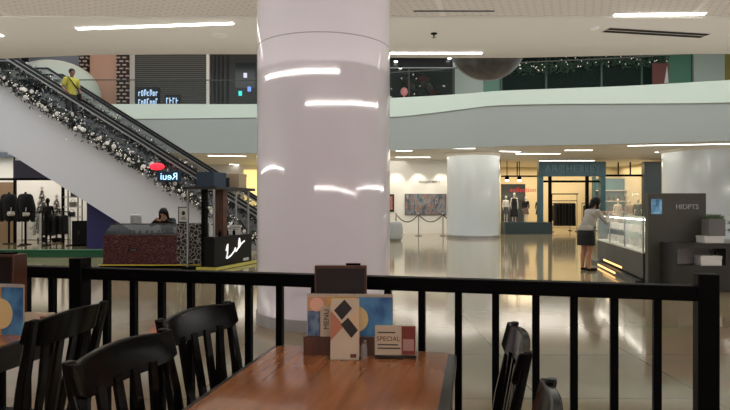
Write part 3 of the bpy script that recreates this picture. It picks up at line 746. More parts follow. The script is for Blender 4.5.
# --- woman leaning at the counter: faces local +y
wm = thing('person', 'woman in a light grey cardigan and black skirt leaning over the jewellery counter', 'person', (X(588,12.05),12.1,0), yaw((.93,.36)))
b_ = MB()
for s in (-1, 1):
    hip = (s*.085,-.03,.80); kn = (s*.085,.0,.45); an = (s*.085+(.0 if s>0 else -.02),-.03,.075)
    b_.cap(hip, kn, .082, .055); b_.cap(kn, (s*.085,-.035,.33), .052, .05); b_.cap((s*.085,-.035,.33), an, .05, .034)
    b_.cap((s*.087,-.045,.04), (s*.095,.12,.03), .034, .028)
b_.ball((0,-.03,.83), (.155,.11,.12)); b_.cap((0,0,.92), (0,.08,1.08), .11, .115); b_.ball((0,.12,1.16), (.15,.1,.13))
b_.cap((0,.15,1.22), (0,.2,1.32), .05, .045)
for s in (-1, 1):
    shd = (s*.155,.14,1.22); elb = (s*.2,.3,1.03); wr = (s*.13,.46,1.215)
    b_.cap((s*.08,.13,1.22), shd, .06, .052); b_.cap(shd, elb, .046, .036); b_.cap(elb, wr, .036, .024)
    add_hand(b_, wr, (-.1*s,.95,.0), (-s*.8,.1,.5), (0,0,-1))
P, R = add_head(b_, (0,.25,1.41), (0,.9,-.45), (0,.35,.95))
b_.build('body', skin, wm, remesh=.0065)
face_bits(P, R, wm)
hr = MB(); hr.ball(P(0,-.028,.035), (.092,.105,.1), 20, 14, R)
hr.cap(P(0,-.085,.0), P(0,-.1,-.12), .07, .05); 
for k in (-1,1): hr.cap(P(k*.075,-.02,.03), P(k*.078,.0,-.12), .028, .026)
hr.build('hair', hair_black, wm, remesh=.009)
cg = MB(); cg.ball((0,-.035,.86), (.178,.135,.13)); cg.cap((0,.0,.93), (0,.08,1.08), .135, .138); cg.ball((0,.115,1.16), (.172,.122,.13)); cg.cap((0,.14,1.21),(0,.165,1.255), .075, .065)
for s in (-1,1):
    shd = (s*.155,.14,1.22); elb = (s*.2,.3,1.03); wr = (s*.135,.44,1.195)
    cg.cap((s*.08,.13,1.22), shd, .07, .064); cg.cap(shd, elb, .06, .05); cg.cap(elb, wr, .05, .036)
cg.build('cardigan', noise_mat('cardigan_knit', (146,140,132), (162,156,148), (60,60,60), rough=.9), wm, remesh=.01)
sk = MB().lathe([(.13,.90),(.185,.84),(.2,.7),(.205,.535),(.195,.533),(.18,.72),(.1,.9)], 28); sk.v = [(x, y*.78-.03, z) for x, y, z in sk.v]
sk.build('skirt', black_fabric, wm)
sho = MB()
for s in (-1,1): sho.cap((s*.087,-.05,.034), (s*.097,.135,.03), .037, .032)
sho.v = [(x,y,max(z,.003)) for x,y,z in sho.v]; sho.build('shoes', hair_black, wm)

# --- man riding down the escalator
mx_ = X(67.5,18.6); mz = (K1-SL*mx_)-.1
kst = round((xb1-mx_)/.32-.5); mx_ = xb1-(kst+.5)*.32; mz = K1-SL*mx_-.1
mn = thing('person', 'man in a yellow shirt with a dark shoulder strap riding the escalator down', 'person', (mx_,18.58,mz+.002), yaw((.8,-.6)))
b_ = MB()
for s in (-1,1):
    b_.cap((s*.09,0,.88), (s*.1,.02,.48), .085, .058); b_.cap((s*.1,.02,.48), (s*.1,-.02,.08), .055, .036); b_.cap((s*.1,-.03,.035), (s*.11,.13,.03), .035, .03)
b_.ball((0,0,.92), (.155,.11,.12)); b_.cap((0,0,1.0), (0,.01,1.25), .115, .125); b_.ball((0,.01,1.32), (.17,.1,.12)); b_.cap((0,.015,1.38), (0,.03,1.5), .055, .05)
for s in (-1,1):
    shd = (s*.175,.01,1.38); elb = (s*.25,-.02,1.12); wr = (s*.24,.16,.98) if s > 0 else (s*.26,.1,.92)
    b_.cap((s*.09,.01,1.38), shd, .065, .055); b_.cap(shd, elb, .048, .04); b_.cap(elb, wr, .04, .027); add_hand(b_, wr, Vector(wr)-Vector(elb), (0,.6,.6), (-s,0,0), 1.05)
P, R = add_head(b_, (0,.045,1.6), (.1,.95,-.25), (0,.2,1))
b_.build('body', mat('skin_dark', (124,82,62), rough=.5), mn, remesh=.0075); face_bits(P, R, mn)
MB().ball(P(0,-.022,.04), (.09,.1,.088), 18, 12, R).build('hair', hair_black, mn)
cg = MB(); cg.ball((0,0,.96), (.172,.128,.12)); cg.cap((0,0,1.0), (0,.01,1.25), .135, .145); cg.ball((0,.01,1.33), (.19,.118,.115)); cg.cap((0,.01,1.38),(0,.018,1.425), .075,.066)
for s in (-1,1): cg.cap((s*.09,.01,1.38), (s*.175,.01,1.38), .078, .07); cg.cap((s*.175,.01,1.38), (s*.222,-.008,1.22), .07, .062)
cg.build('shirt', mat('shirt_yellow', (176,168,66), rough=.8), mn, remesh=.01)
tr_ = MB(); tr_.ball((0,0,.9), (.168,.122,.11))
for s in (-1,1): tr_.cap((s*.09,0,.86), (s*.1,.02,.48), .096, .072); tr_.cap((s*.1,.02,.48), (s*.1,-.02,.1), .07, .056)
tr_.build('trousers', mat('trousers_charcoal', (44,44,48), rough=.85), mn, remesh=.01)
sho = MB()
for s in (-1,1): sho.cap((s*.1,-.04,.04), (s*.112,.15,.034), .043, .036)
sho.v = [(x,y,max(z,.003)) for x,y,z in sho.v]; sho.build('shoes', hair_black, mn)
mn.scale = (1.04,1.04,1.04)
bg = thing('shoulder_bag', 'dark shoulder bag hanging on the man riding the escalator', 'bag', (mx_,18.58,mz+.002), yaw((.8,-.6)))
MB().bar([(.12,.14,1.38), (.06,.165,1.3), (-.1,.16,1.1), (-.22,.06,.98), (-.24,-.06,.97), (-.1,-.165,1.15), (.05,-.15,1.35), (.12,-.04,1.465), (.13,.06,1.46), (.12,.14,1.38)], .035, .006, (0,1,0)).build('strap', black_fabric, bg)
MB().box((-.245,0,.86), (.08,.24,.24)).build('body', black_fabric, bg, bevel=.02)

bg.scale = mn.scale
# --- seller behind the patterned kiosk, sitting bent over the counter
sl = thing('person', 'seller with dark hair bent over the patterned kiosk counter', 'person', (X(167,14.0),14.0,0), PI)
b_ = MB()
for s in (-1,1):
    b_.cap((s*.1,-.12,.5), (s*.12,.25,.5), .085, .06); b_.cap((s*.12,.25,.5), (s*.12,.22,.09), .055, .037); b_.cap((s*.12,.2,.04), (s*.13,.34,.03), .034, .028)
b_.ball((0,-.14,.53), (.17,.13,.11)); b_.cap((0,-.13,.6), (0,.02,.86), .115, .12); b_.ball((0,.06,.95), (.17,.11,.12)); b_.cap((0,.1,1.0), (0,.17,1.08), .05, .046)
for s in (-1,1):
    shd = (s*.18,.08,1.0); elb = (s*.27,.27,.9); wr = (s*.1,.42,1.03)
    b_.cap((s*.09,.07,1.0), shd, .06, .054); b_.cap(shd, elb, .047, .038); b_.cap(elb, wr, .038, .026); add_hand(b_, wr, (-s*.5,.5,.1), (0,.6,.8), (0,0,-1))
P, R = add_head(b_, (0,.25,1.17), (0,.85,-.5), (0,.4,.9))
b_.build('body', skin, sl, remesh=.0075); face_bits(P, R, sl)
hr = MB(); hr.ball(P(0,-.025,.035), (.098,.108,.1), 18, 12, R); hr.cap(P(0,-.09,.0), P(0,-.12,-.1), .075, .055)
for k in (-1,1): hr.cap(P(k*.08,-.02,.03), P(k*.1,.01,-.14), .035, .03)
hr.build('hair', hair_black, sl, remesh=.009)
cg = MB(); cg.cap((0,-.13,.58), (0,.02,.86), .14, .142); cg.ball((0,.06,.95), (.195,.13,.115)); cg.cap((0,.09,.99),(0,.12,1.02), .075,.068)
for s in (-1,1):
    cg.cap((s*.09,.07,1.0), (s*.18,.08,1.0), .07, .066); cg.cap((s*.18,.08,1.0), (s*.27,.27,.9), .06, .05); cg.cap((s*.27,.27,.9), (s*.115,.405,1.02), .05, .037)
cg.build('top', black_fabric, sl, remesh=.01)
tr_ = MB(); tr_.ball((0,-.14,.53), (.18,.14,.11))
for s in (-1,1): tr_.cap((s*.1,-.12,.5), (s*.12,.25,.5), .095, .07); tr_.cap((s*.12,.25,.5), (s*.12,.22,.1), .066, .05)
tr_.build('trousers', black_fabric, sl, remesh=.011)
sto = thing('stool', 'stool under the seller behind the patterned kiosk', 'stool', (X(167,14.0),14.14,0))
MB().lathe([(.001,.34),(.17,.34),(.18,.36),(.15,.375)], 20).build('seat', black_fabric, sto); MB().lathe([(.16,0.001),(.15,.02),(.03,.04),(.03,.34)], 20).build('stem', chrome, sto)

# ------------------------------------------------------------------ kiosks on the left
KD = 12.6
k1 = thing('kiosk', 'dark red patterned sales kiosk with a glass counter top', 'kiosk', (0,KD,0))
xa, xb_, xc = X(103,KD), X(177,KD), X(202,KD)
redm = mat('red_scroll', (92,26,34), rough=.4); nt, b, new, link = nodes(redm)
vo = new('ShaderNodeTexVoronoi'); vo.feature = 'DISTANCE_TO_EDGE'; vo.inputs['Scale'].default_value = 1
link(coords(new, link, (10,10,26)), vo.inputs['Vector'])
r = new('ShaderNodeValToRGB'); ramp(r, [(0,(150,124,120)),(.018,(104,54,58)),(.045,(66,14,26)),(.5,(34,6,12))]); link(vo.outputs['Distance'], r.inputs['Fac']); link(r.outputs['Color'], b.inputs['Base Color'])
bwm = mat('black_white_scroll', (20,20,20), rough=.4); nt, b, new, link = nodes(bwm)
vo = new('ShaderNodeTexVoronoi'); vo.feature = 'DISTANCE_TO_EDGE'; vo.inputs['Scale'].default_value = 1; vo.inputs['Randomness'].default_value = 1
link(coords(new, link, (12,12,12)), vo.inputs['Vector'])
r = new('ShaderNodeValToRGB'); ramp(r, [(0,(180,178,174)),(.05,(130,128,124)),(.09,(16,16,18)),(.5,(10,10,12))]); link(vo.outputs['Distance'], r.inputs['Fac']); link(r.outputs['Color'], b.inputs['Base Color'])
MB().bb((xa-.06,-.05,.003), (xc+.01,.95,.08)).build('plinth', black_steel, k1)
MB().bb((xa-.07,-.058,.06), (xc+.01,-.05,.085)).build('plinth_trim', gold_trim, k1)
MB().bb((xa,0,.08), (xb_,.55,.72)).build('front', redm, k1)
MB().bb((xa+.1,.02,.72), (xb_-.002,.5,.74)).build('display_shelf', silver_sat, k1)
MB().add([(xa+.02,0,.73),(xb_,0,.73),(xb_,.2,.95),(xa+.1,.2,.95),(xa+.02,.55,.73),(xb_,.55,.73),(xb_,.55,.95),(xa+.1,.55,.95)], [(0,1,2,3),(3,2,6,7),(0,3,7,4),(1,5,6,2)]).build('glass_counter', mat('smoked_glass', (28,31,33), rough=.1, alpha=.85, spec=.3), k1, smooth=False)
MB().bar([(xa+.1,.2,.955), (xb_,.2,.955)], .02, .02).build('edge_rail', chrome, k1)
MB().bb((xb_+.003,-.02,.08), (xc,.6,.97)).build('end_panel', bwm, k1)
MB().prism_xz([(xa+.66+.13*math.cos(2*PI*k/24), .4+.035*math.sin(2*PI*k/24)) for k in range(24)], -.012, -.001).build('nameplate', MATS['near_black'], k1)
text('lettering', 'Lashes', .05, silver_sat, k1, (xa+.66,-.014,.4), ext=.001)
for k in range(9):
    o = MB().lathe([(.001,0),(.03,0),(.034,.02),(.028,.06),(.0,.075)], 10).build('cosmetic_pot', random.choice([white_plastic, paper, silver_sat, navy])); o.location = (xa+.25+k*.14, KD+.3+random.random()*.12, .741); tag(o, 'small cosmetic pot inside the glass counter of the patterned kiosk', 'pot', 'pots in the kiosk counter')
cn = thing('canister', 'silver lidded canister on the patterned kiosk counter', 'canister', (X(135.5,13.0),13.02,.951))
MB().lathe([(.001,0),(.12,0),(.12,.16),(.11,.17)], 24).build('body', silver_sat, cn); MB().lathe([(.125,.17),(.125,.2),(.1,.215)], 24).build('lid', mat('lid_pale', (190,190,190), rough=.3), cn)
fs_ = thing('framed_sign', 'small white framed sign standing on the black and white kiosk end', 'sign', (X(183.5,12.95),12.95,.9705))
MB().bb((-.12,0,0), (.12,.02,.36)).build('frame', black_steel, fs_); MB().bb((-.1,-.003,.03), (.1,-.0005,.34)).build('sheet', mat('sign_sheet', (200,200,196), rough=.5), fs_)
MB().ball((0,-.006,.22), (.04,.003,.05), 12, 8).bb((-.05,-.006,.08),(.05,-.0035,.1)).bb((-.04,-.006,.12),(.04,-.0035,.135)).build('print', MATS['near_black'], fs_)

k2 = thing('canopy_kiosk', 'black kiosk with a script logo, slim posts and a flat canopy shelf', 'kiosk', (-3.8,12.3,0), -math.radians(17.2))
# local: x 0..0.67 front, y 0..1.58 depth
MB().prism([(-.06,-.06),(.76,-.06),(.76,1.7),(.3,1.7),(.3,.12),(-.06,.12)], .003, .06).build('plinth', black_steel, k2)
MB().bb((.76,-.06,.01), (.772,1.7,.075)).bb((.3,-.075,.01),(.772,-.06,.075)).build('plinth_trim', mat('yellow_lit', (186,176,84), emit=.05, rough=.4), k2)
MB().bb((.45,.0,.06), (.69,1.6,.7)).build('cabinet', mat('gloss_black', (8,8,10), rough=.4, spec=.2), k2)
MB().bb((.3,1.1,.06), (.449,1.6,.7)).build('side_cabinet', MATS['gloss_black'], k2)
MB().bb((.36,.02,.06), (.448,.14,1.7)).build('panel', black_steel, k2)
MB().bb((.36,.5,.7), (.6,.66,1.7)).build('panel', dark_wood, k2)
for p in ((.03,.03), (.66,.03), (.66,1.5), (.34,1.5)):
    MB().bb((p[0]-.018,p[1]-.018,.06 if p[0] < .4 and p[1] < 1 else .7), (p[0]+.018,p[1]+.018,1.7)).build('post', silver_sat, k2)
MB().bb((-.05,-.05,1.7), (.76,1.66,1.76)).build('canopy', mat('canopy_black', (24,24,26), rough=.4), k2)
script = MB()
pts = [(.0,.36),(.06,.5),(.05,.3),(.02,.2),(.16,.24),(.3,.33),(.34,.4),(.36,.32),(.44,.38),(.52,.44),(.5,.6),(.47,.42),(.58,.48),(.72,.54)]
sm_ = []
for i in range(len(pts)-1):
    q = [pts[max(i-1,0)], pts[i], pts[i+1], pts[min(i+2,len(pts)-1)]]
    for k in range(5): sm_.append(cat(*q, k/5))
script.path([(.697, .45+u*1.15, .02+z) for u, z in sm_], .016, 8)
script.build('script_logo', mat('logo_lit', (240,240,240), emit=.8), k2)
MB().bb((.693,1.2,.1), (.7,1.45,.16)).build('small_logo', MATS['sign_sheet'], k2)
R2 = Matrix.Rotation(-math.radians(17.2), 3, 'Z')
def k2p(x, y, z): return Vector((-3.8,12.3,0))+R2 @ Vector((x,y,z))
def carton(name, label, size, p, m, rz=0):
    t = thing(name, label, 'box', k2p(*p), -math.radians(17.2)+rz, 'boxes on the kiosk canopy')
    a, b2, c = size
    MB().bb((-a/2,-b2/2,0), (a/2,b2/2,c)).build('body', m, t, bevel=.006); MB().bb((-a/2-.004,-b2/2-.004,c-.06), (a/2+.004,b2/2+.004,c+.004)).build('lid', m, t); return t
carton('storage_box', 'dark blue storage box on the kiosk canopy', (.42,.5,.31), (.36,.42,1.762), mat('box_navy', (38,56,78), rough=.6))
carton('storage_box', 'pale storage box at the left end of the kiosk canopy', (.16,.3,.3), (.06,.6,1.762), mat('box_pale', (170,168,164), rough=.6))
carton('cardboard_box', 'beige cardboard box at the right end of the kiosk canopy', (.44,.36,.32), (.42,1.28,1.762), mat('cardboard', (176,156,130), rough=.8))
for lab, p, rr in (('black tape roll standing between the boxes on the kiosk canopy', (.42,.9,1.762), .05),):
    o = MB().lathe([(.03,0),(.09,0),(.09,.22),(.03,.22)], 20).build('tape_roll', black_fabric); o.location = k2p(*p); tag(o, lab, 'roll')
wcx = thing('price_sign', 'small white sign on the black kiosk cabinet', 'sign', k2p(.57,1.1,.7005), .35)
MB().bb((-.11,0,0), (.11,.01,.22)).build('sheet', MATS['sign_sheet'], wcx); MB().bb((-.08,-.002,.16),(.08,-.0005,.175)).bb((-.08,-.002,.12),(.05,-.0005,.13)).build('text_line', MATS['ink_grey'], wcx)
for k in range(5):
    o = MB().lathe([(.001,0),(.03,0),(.03,.09),(.012,.11),(.012,.14)], 12).build('cosmetic_bottle', random.choice([white_plastic, black_steel, paper])); o.location = k2p(.52+.1*(k%2), (.2,.33,.8,.92,1.3)[k], .7005); tag(o, 'small bottle standing on the black kiosk cabinet', 'bottle', 'bottles on the black kiosk')

# green low barrier in front of the left shop
gv = thing('low_barrier', 'low green barrier along the floor before the left shop', 'barrier', (0,15.3,0))
MB().bb((-14,-.05,.003), (X(104,15.3),.05,.17)).build('panel', mat('barrier_green', (30,92,62), rough=.4), gv, bevel=.01); MB().bb((-14,-.07,.17), (X(104,15.3),.07,.2)).build('top_cap', mat('barrier_cap', (40,110,76), rough=.35), gv)

# ------------------------------------------------------------------ left shop under the escalator
SD = 23.4
struct(MB().bb((XL+.01,SD,.002), (X(88,SD),SD+.15,3.3)).build('wall_left_shop', wall_white))
struct(MB().bb((XL+.01,SD-.15,3.3), (X(88,SD),SD+.15,3.595)).build('trim_left_shop', MATS['slate']))
bf = MB().bb((X(14,21),20.95,2.35), (X(56,21),21.0,3.0)).build('shop_fascia', mat('fascia_navy', (44,42,70), rough=.5)); 
fr = thing('entrance_frame', 'dark metal entrance frame with a navy fascia before the left shop', 'frame', (0,21,0))
bf.parent = fr; bf.location = (0,-21,0)
for px in (-30, 15, 63): MB().bb((X(px,21)-.04,-.04,.002), (X(px,21)+.04,.04,2.35)).build('post', black_steel, fr)
MB().bb((X(-30,21),-.06,2.28), (X(64,21),.06,2.36)).build('crossbar', black_steel, fr)
MB().bb((X(14,21),-.03,2.36), (X(14.8,21),.03,3.5)).build('hanger', black_steel, fr)
sl_ = thing('spotlight', 'glaring spotlight on the frame before the left shop', 'spotlight', (X(54,20.8),20.85,Z(178,20.85)))
MB().lathe([(.05,.16),(.1,.1),(.1,-.02)], 14).bb((-.02,0,.1),(.02,.07,.14)).build('housing', black_steel, sl_); MB().ball((0,-.06,-.02), (.1,.06,.08), 14, 8).build('lamp', mat('lamp_hot', (255,246,225), emit=14), sl_)
o = MB().bb((X(-30,22),22.0,.002), (X(13,22),22.12,2.25)).build('tan_screen', tan); tag(o, 'tan screen panel at the left edge of the left shop', 'screen')
def xmas_tree(px, d, h, r_, label):
    t = thing('christmas_tree', label, 'christmas tree', (X(px,d),d,0), 0, 'Christmas trees in the left shop')
    mb = MB()
    for k in range(2600):
        f = random.random()**.8; z = .28+f*(h-.3); rr = r_*(1-f)*(.75+.35*random.random())*(.85+.15*math.sin(z*26)); a = random.random()*6.28
        s = .05+.05*random.random(); q = Matrix.Rotation(a, 3, 'Z') @ Matrix.Rotation(.7+random.random()*.7, 3, 'Y')
        c = Vector((rr*math.cos(a), rr*math.sin(a), z))
        mb.cur = 1 if random.random() < .16 else 0
        mb.add([c, c+q @ Vector((s*.7,.018,-.0)), c+q @ Vector((s*1.3,0,0)), c+q @ Vector((s*.7,-.018,0))], [(0,1,2,3)])
    mb.cur = 0; mb.lathe([(r_*.6,.3),(.02,h-.05)], 12)
    o = mb.build('foliage', [leaf_m, blossom_m], t, smooth=False); o['kind'] = 'stuff'
    MB().lathe([(.04,.05),(.035,.4)], 10).build('trunk', dark_wood, t); MB().lathe([(.16,0.001),(.17,.12),(.15,.14)], 16).build('pot', black_steel, t)
    ob = None
    for k in range(34):
        f = (k+.5)/36; a = k*2.4; rr = r_*(1-f)*1.02+.02
        if ob is None: ob = MB().ball((0,0,0), .035, 10, 8).build('ornament', blossom_m, t); q = ob
        else: q = ob.copy(); COL.objects.link(q); q.parent = t
        q.location = (rr*math.cos(a), rr*math.sin(a), .3+f*(h-.35))
    st = MB()
    for k in range(5):
        a = PI/2+k*2*PI/5; b3 = a+PI/5; c3 = a-PI/5
        st.add([(.1*math.cos(a),0,h+.04+.1*math.sin(a)), (.04*math.cos(b3),0,h+.04+.04*math.sin(b3)), (0,-.025,h+.04), (.04*math.cos(c3),0,h+.04+.04*math.sin(c3)), (0,.025,h+.04)], [(0,1,2),(0,2,3),(0,4,1),(0,3,4)])
    st.build('star', silver_sat, t, smooth=False)
xmas_tree(42, 22.4, 2.0, .42, 'taller white and green Christmas tree in the left shop')
xmas_tree(56.5, 22.0, 1.68, .4, 'shorter Christmas tree in the left shop, nearer the shelving')
def mannequin(loc, rz, label, top, bottom, H_=1.72, dress=False, grp='mannequins', skinm=None, base=True):
    t = thing('mannequin', label, 'mannequin', loc, rz, grp); s = H_/1.72
    mb = MB()
    for k in (-1,1):
        mb.cap((k*.08,0,.84), (k*.085,.01,.46), .075, .05); mb.cap((k*.085,.01,.46), (k*.085,-.02,.08), .048, .03); mb.cap((k*.085,-.02,.045),(k*.09,.1,.04), .03, .022)
        mb.cap((k*.08,0,1.36), (k*.16,0,1.36), .05, .045); mb.cap((k*.16,0,1.36), (k*.215,-.02,1.08), .042, .032); mb.cap((k*.215,-.02,1.08), (k*.2,.05,.86), .032, .022); mb.cap((k*.2,.05,.84),(k*.19,.07,.74), .026, .014)
    mb.ball((0,0,.9), (.15,.1,.11)); mb.cap((0,0,.98), (0,0,1.2), .095, .115); mb.ball((0,0,1.3), (.155,.095,.11)); mb.cap((0,0,1.38), (0,.01,1.5), .042, .04); mb.ball((0,.02,1.6), (.072,.088,.108))
    mb.v = [(x*s,y*s,z*s) for x,y,z in mb.v]
    mb.build('figure', skinm or mat('mannequin_white', (222,216,208), rough=.4), t, remesh=.014)
    c = MB(); c.ball((0,0,1.02), (.15,.115,.14)); c.cap((0,0,1.0), (0,0,1.22), .118, .132); c.ball((0,0,1.31), (.17,.11,.1))
    if not dress:
        for k in (-1,1): c.cap((k*.08,0,1.36), (k*.165,0,1.355), .062, .06); c.cap((k*.165,0,1.355), (k*.22,-.02,1.08), .056, .046); c.cap((k*.22,-.02,1.08), (k*.205,.04,.9), .045, .035)
    c.v = [(x*s,y*s,z*s) for x,y,z in c.v]; c.build('top', top, t, remesh=.016)
    sk = MB().lathe([(.11,1.02),(.165,.9),(.2,.62),(.24,.3 if dress else .52),(.22,.3 if dress else .52),(.1,1.0)], 24); sk.v = [(x*s,y*.75*s,z*s) for x,y,z in sk.v]; sk.build('skirt', bottom, t)
    MB().lathe([(.18*s,.002),(.18*s,.018),(.02,.022)], 20).build('stand', silver_sat, t)
    return t
mannequin((X(48,21.2),21.2,0), PI, 'dark clad mannequin between the Christmas trees in the left shop', black_fabric, black_fabric, 1.66, True, 'dark mannequins in the left shop', hair_black)
def coat_stand(px, d, rz, label):
    t = thing('coat_stand', label, 'coat stand', (X(px,d),d,0), rz, 'coat stands in the left shop')
    MB().lathe([(.2,.002),(.2,.02),(.03,.04)], 20).path([(0,0,.03),(0,0,1.84)], .035, 8).build('stand', black_steel, t)
    m = MB(); m.ball((0,0,1.6), (.2,.16,.2)); m.cap((0,0,1.55),(0,0,.95), .2, .17)
    for k in (-1,1): m.cap((k*.14,0,1.66), (k*.27,.0,1.3), .12, .1); m.cap((k*.27,0,1.3), (k*.25,.03,.86), .1, .08)
    m.build('coat', black_fabric, t, remesh=.02)
    MB().lathe([(.09,.0),(.13,.06),(.1,.16)], 16, (.17,-.22,1.0)).path([(.17,-.22,1.16),(.17,-.2,1.3)], .012, 6).build('pale_trim', wt, t)
wt = mat('white_cloth', (216,210,200), rough=.85)
coat_stand(9, 20.6, .1, 'bulky black coat on a stand nearest the tan screen')
coat_stand(25.5, 20.3, -.1, 'bulky black coat on a stand beside the white display frame')
def rack(px0, px1, d, h, label, ngar, dark=True):
    t = thing('clothes_rack', label, 'clothes rack', ((X(px0,d)+X(px1,d))/2,d,0), 0, 'clothes racks'); w = (X(px1,d)-X(px0,d))/2
    MB().path([(-w,0,h), (w,0,h)], .018, 8).build('rail', black_steel, t)
    for s in (-1,1):
        MB().path([(s*w,0,.03), (s*w,0,h)], .016, 8).build('upright', black_steel, t); MB().bb((s*w-.02,-.25,.003), (s*w+.02,.25,.035)).build('foot', black_steel, t)
    MB().path([(-w,0,.2), (w,0,.2)], .012, 8).build('lower_bar', black_steel, t)
    return t, w
def garment(m, L):
    g = MB()
    vs, fs = [], []
    for i, (w_, z) in enumerate(((.05,-.06),(.2,-.11),(.2,-.3),(.19,-.6),(.23,-L))):
        for k in range(12): a = 2*PI*k/12; vs.append((.024*math.cos(a)*(1+.25*math.sin(3*a)), w_*math.sin(a), z))
    for i in range(4):
        for k in range(12): fs.append((i*12+k, i*12+(k+1)%12, i*12+12+(k+1)%12, i*12+12+k))
    g.add(vs, fs+[tuple(range(12)), tuple(range(48,60))])
    return g
def hang(t, w, h, n, mats, L, label, grp):
    base = {}
    for k in range(n):
        m = mats[k % len(mats)]
        if m.name not in base:
            root = thing('garment', label, 'garment', (0,0,0), 0, grp)
            garment(m, L).build('cloth', m, root); MB().path([(0,0,-.07),(0,0,.0),(0,.032,.03),(0,.035,.065),(0,0,.09),(0,-.034,.07)], .004, 6).build('hanger_hook', chrome, root); base[m.name] = root; o = root
        else: o = copy_tree(base[m.name])
        o.location = (t.location.x-w+.1+(2*w-.2)*(k+.5)/n, t.location.y, h-.055); o.rotation_euler = (0,0,random.gauss(0,.03))
lrk, lw = rack(22, 46, 19.6, 1.15, 'low dark rack with bare rail nearest in the left shop', 0)
lrk2, lw2 = rack(47, 70, 19.8, 1.15, 'low dark rack beside the shelving in the left shop', 0)
grey_fab = mat('grey_fabric', (70,70,74), rough=.9)
hang(lrk2, lw2, 1.15, 5, [black_fabric, grey_fab], .7, 'dark garment on the low rack in the left shop', 'garments on the low rack')
shv = thing('shelving_unit', 'dark metal shelving unit beside the navy panel', 'shelving', (X(73,20.5),20.5,0))
for x in (-.25,.25):
    for y in (-.15,.15): MB().bb((x-.015,y-.015,.003), (x+.015,y+.015,2.1)).build('upright', black_steel, shv)
for z in (.95,1.3,1.65,2.0): MB().bb((-.27,-.17,z), (.27,.17,z+.03)).build('shelf', silver_sat, shv)
for k, (z, c) in enumerate(((.981,(60,60,64)), (1.331,(150,140,130)), (1.681,(90,70,60)))):
    o = thing('handbag', ('dark','pale','brown')[k]+' handbag on the shelving unit in the left shop', 'handbag', (X(73,20.5)+.05*k-.05,20.5,z), 0, 'handbags on the shelving')
    mm = mat('bag%d' % k, c, rough=.5); MB().bb((-.12,-.05,0), (.12,.05,.16)).build('body', mm, o, bevel=.015); MB().path([(.08*math.cos(a),0,.155+.09*math.sin(a)) for a in [PI*q/10 for q in range(11)]], .008, 6).build('handle', mm, o)
cb = thing('cabinet', 'black cabinet at the right end of the left shop', 'cabinet', (X(79,19.4),19.4,0))
MB().bb((-.24,0,.003), (.24,.4,.85)).build('body', black_steel, cb, bevel=.005)
for s in (-1,1): dd = MB().bb((s*.118-.11,-.015,.06), (s*.118+.11,-.001,.82)).build('door', MATS['gloss_black'], cb); MB().bb((s*.02-.005,-.03,.4), (s*.02+.005,-.016,.5)).build('handle', chrome, dd)
wbx = thing('white_display_frame', 'white display frame beside the black coats in the left shop', 'display frame', (X(27,20.9),21.3,0))
MB().bb((-.28,-.03,.003), (-.22,.03,1.0)).bb((.22,-.03,.003), (.28,.03,1.0)).bb((-.28,-.03,1.0), (.28,.03,1.06)).build('frame', white_plastic, wbx); MB().bb((-.22,-.005,.1), (.22,.005,1.0)).build('panel', clear_glass, wbx)

# ------------------------------------------------------------------ back walls of the ground floor
BD = 28.4
struct(MB().bb((X(88,SD),SD+.02,.002), (X(88,SD)+.15,YF,3.598)).build('wall_side_left', wall_grey))
struct(MB().bb((X(88,SD)+.16,31.5,.002), (X(385,BD),31.7,3.598)).build('wall_far_left', wall_grey))
gy = MB().bb((X(243,31),31.2,.003), (X(262,31),31.49,3.3)).build('lit_shop_window', mat('yellow_glow', (250,226,150), emit=.9)); tag(gy, 'glowing yellow shop window left of the thick column', 'shop window')
struct(MB().bb((X(380,BD),BD,.002), (X(499,BD)-.02,BD+.2,3.598)).build('wall_picture', wall_white))
struct(MB().bb((X(380,BD)-.02,BD+.001,.002), (X(380,BD)+.15,31.6,3.598)).build('wall_return', wall_grey))
# wall lettering and paintings
tl = text('wall_lettering', 'TODAY ART !', .17, MATS['near_black'], None, (X(429,BD),BD-.012,Z(182,BD)), ext=.008); tag(tl, 'small dark lettering on the white picture wall', 'lettering')
pt = thing('painting', 'large multicoloured abstract painting on the white wall', 'painting', (X(425.5,BD),BD-.03,Z(204.5,BD)))
pw, ph = (X(446,BD)-X(404.5,BD))/2, .52
MB().bb((-pw,-.02,-ph), (pw,.028,ph)).build('frame', mat('frame_grey', (90,90,94), rough=.4), pt)
pam = mat('abstract_paint', (130,140,150), rough=.6); nt, b, new, link = nodes(pam)
n1 = new('ShaderNodeTexNoise'); n1.inputs['Scale'].default_value = 1; n1.inputs['Detail'].default_value = 5
link(coords(new, link, (3,2,1.4)), n1.inputs['Vector'])
r = new('ShaderNodeValToRGB'); ramp(r, [(.28,(30,36,48)),(.38,(84,98,114)),(.46,(140,150,156)),(.51,(150,104,84)),(.54,(120,128,140)),(.62,(70,80,98)),(.7,(170,166,160)),(.76,(120,66,60))])
link(n1.outputs['Fac'], r.inputs['Fac']); link(r.outputs['Color'], b.inputs['Base Color'])
MB().bb((-pw+.03,-.03,-ph+.03), (pw-.03,-.0205,ph-.03)).build('canvas', pam, pt)
p2 = thing('painting', 'small dark red painting partly behind the thick column', 'painting', (X(388,BD),BD-.03,Z(203,BD)))
MB().bb((-.3,-.02,-.43), (.3,.028,.43)).build('frame', MATS['near_black'], p2); MB().bb((-.22,-.03,-.33), (.22,-.0205,.33)).build('canvas', noise_mat('red_paint', (128,50,50), (190,140,130), (4,4,3), rough=.6), p2)
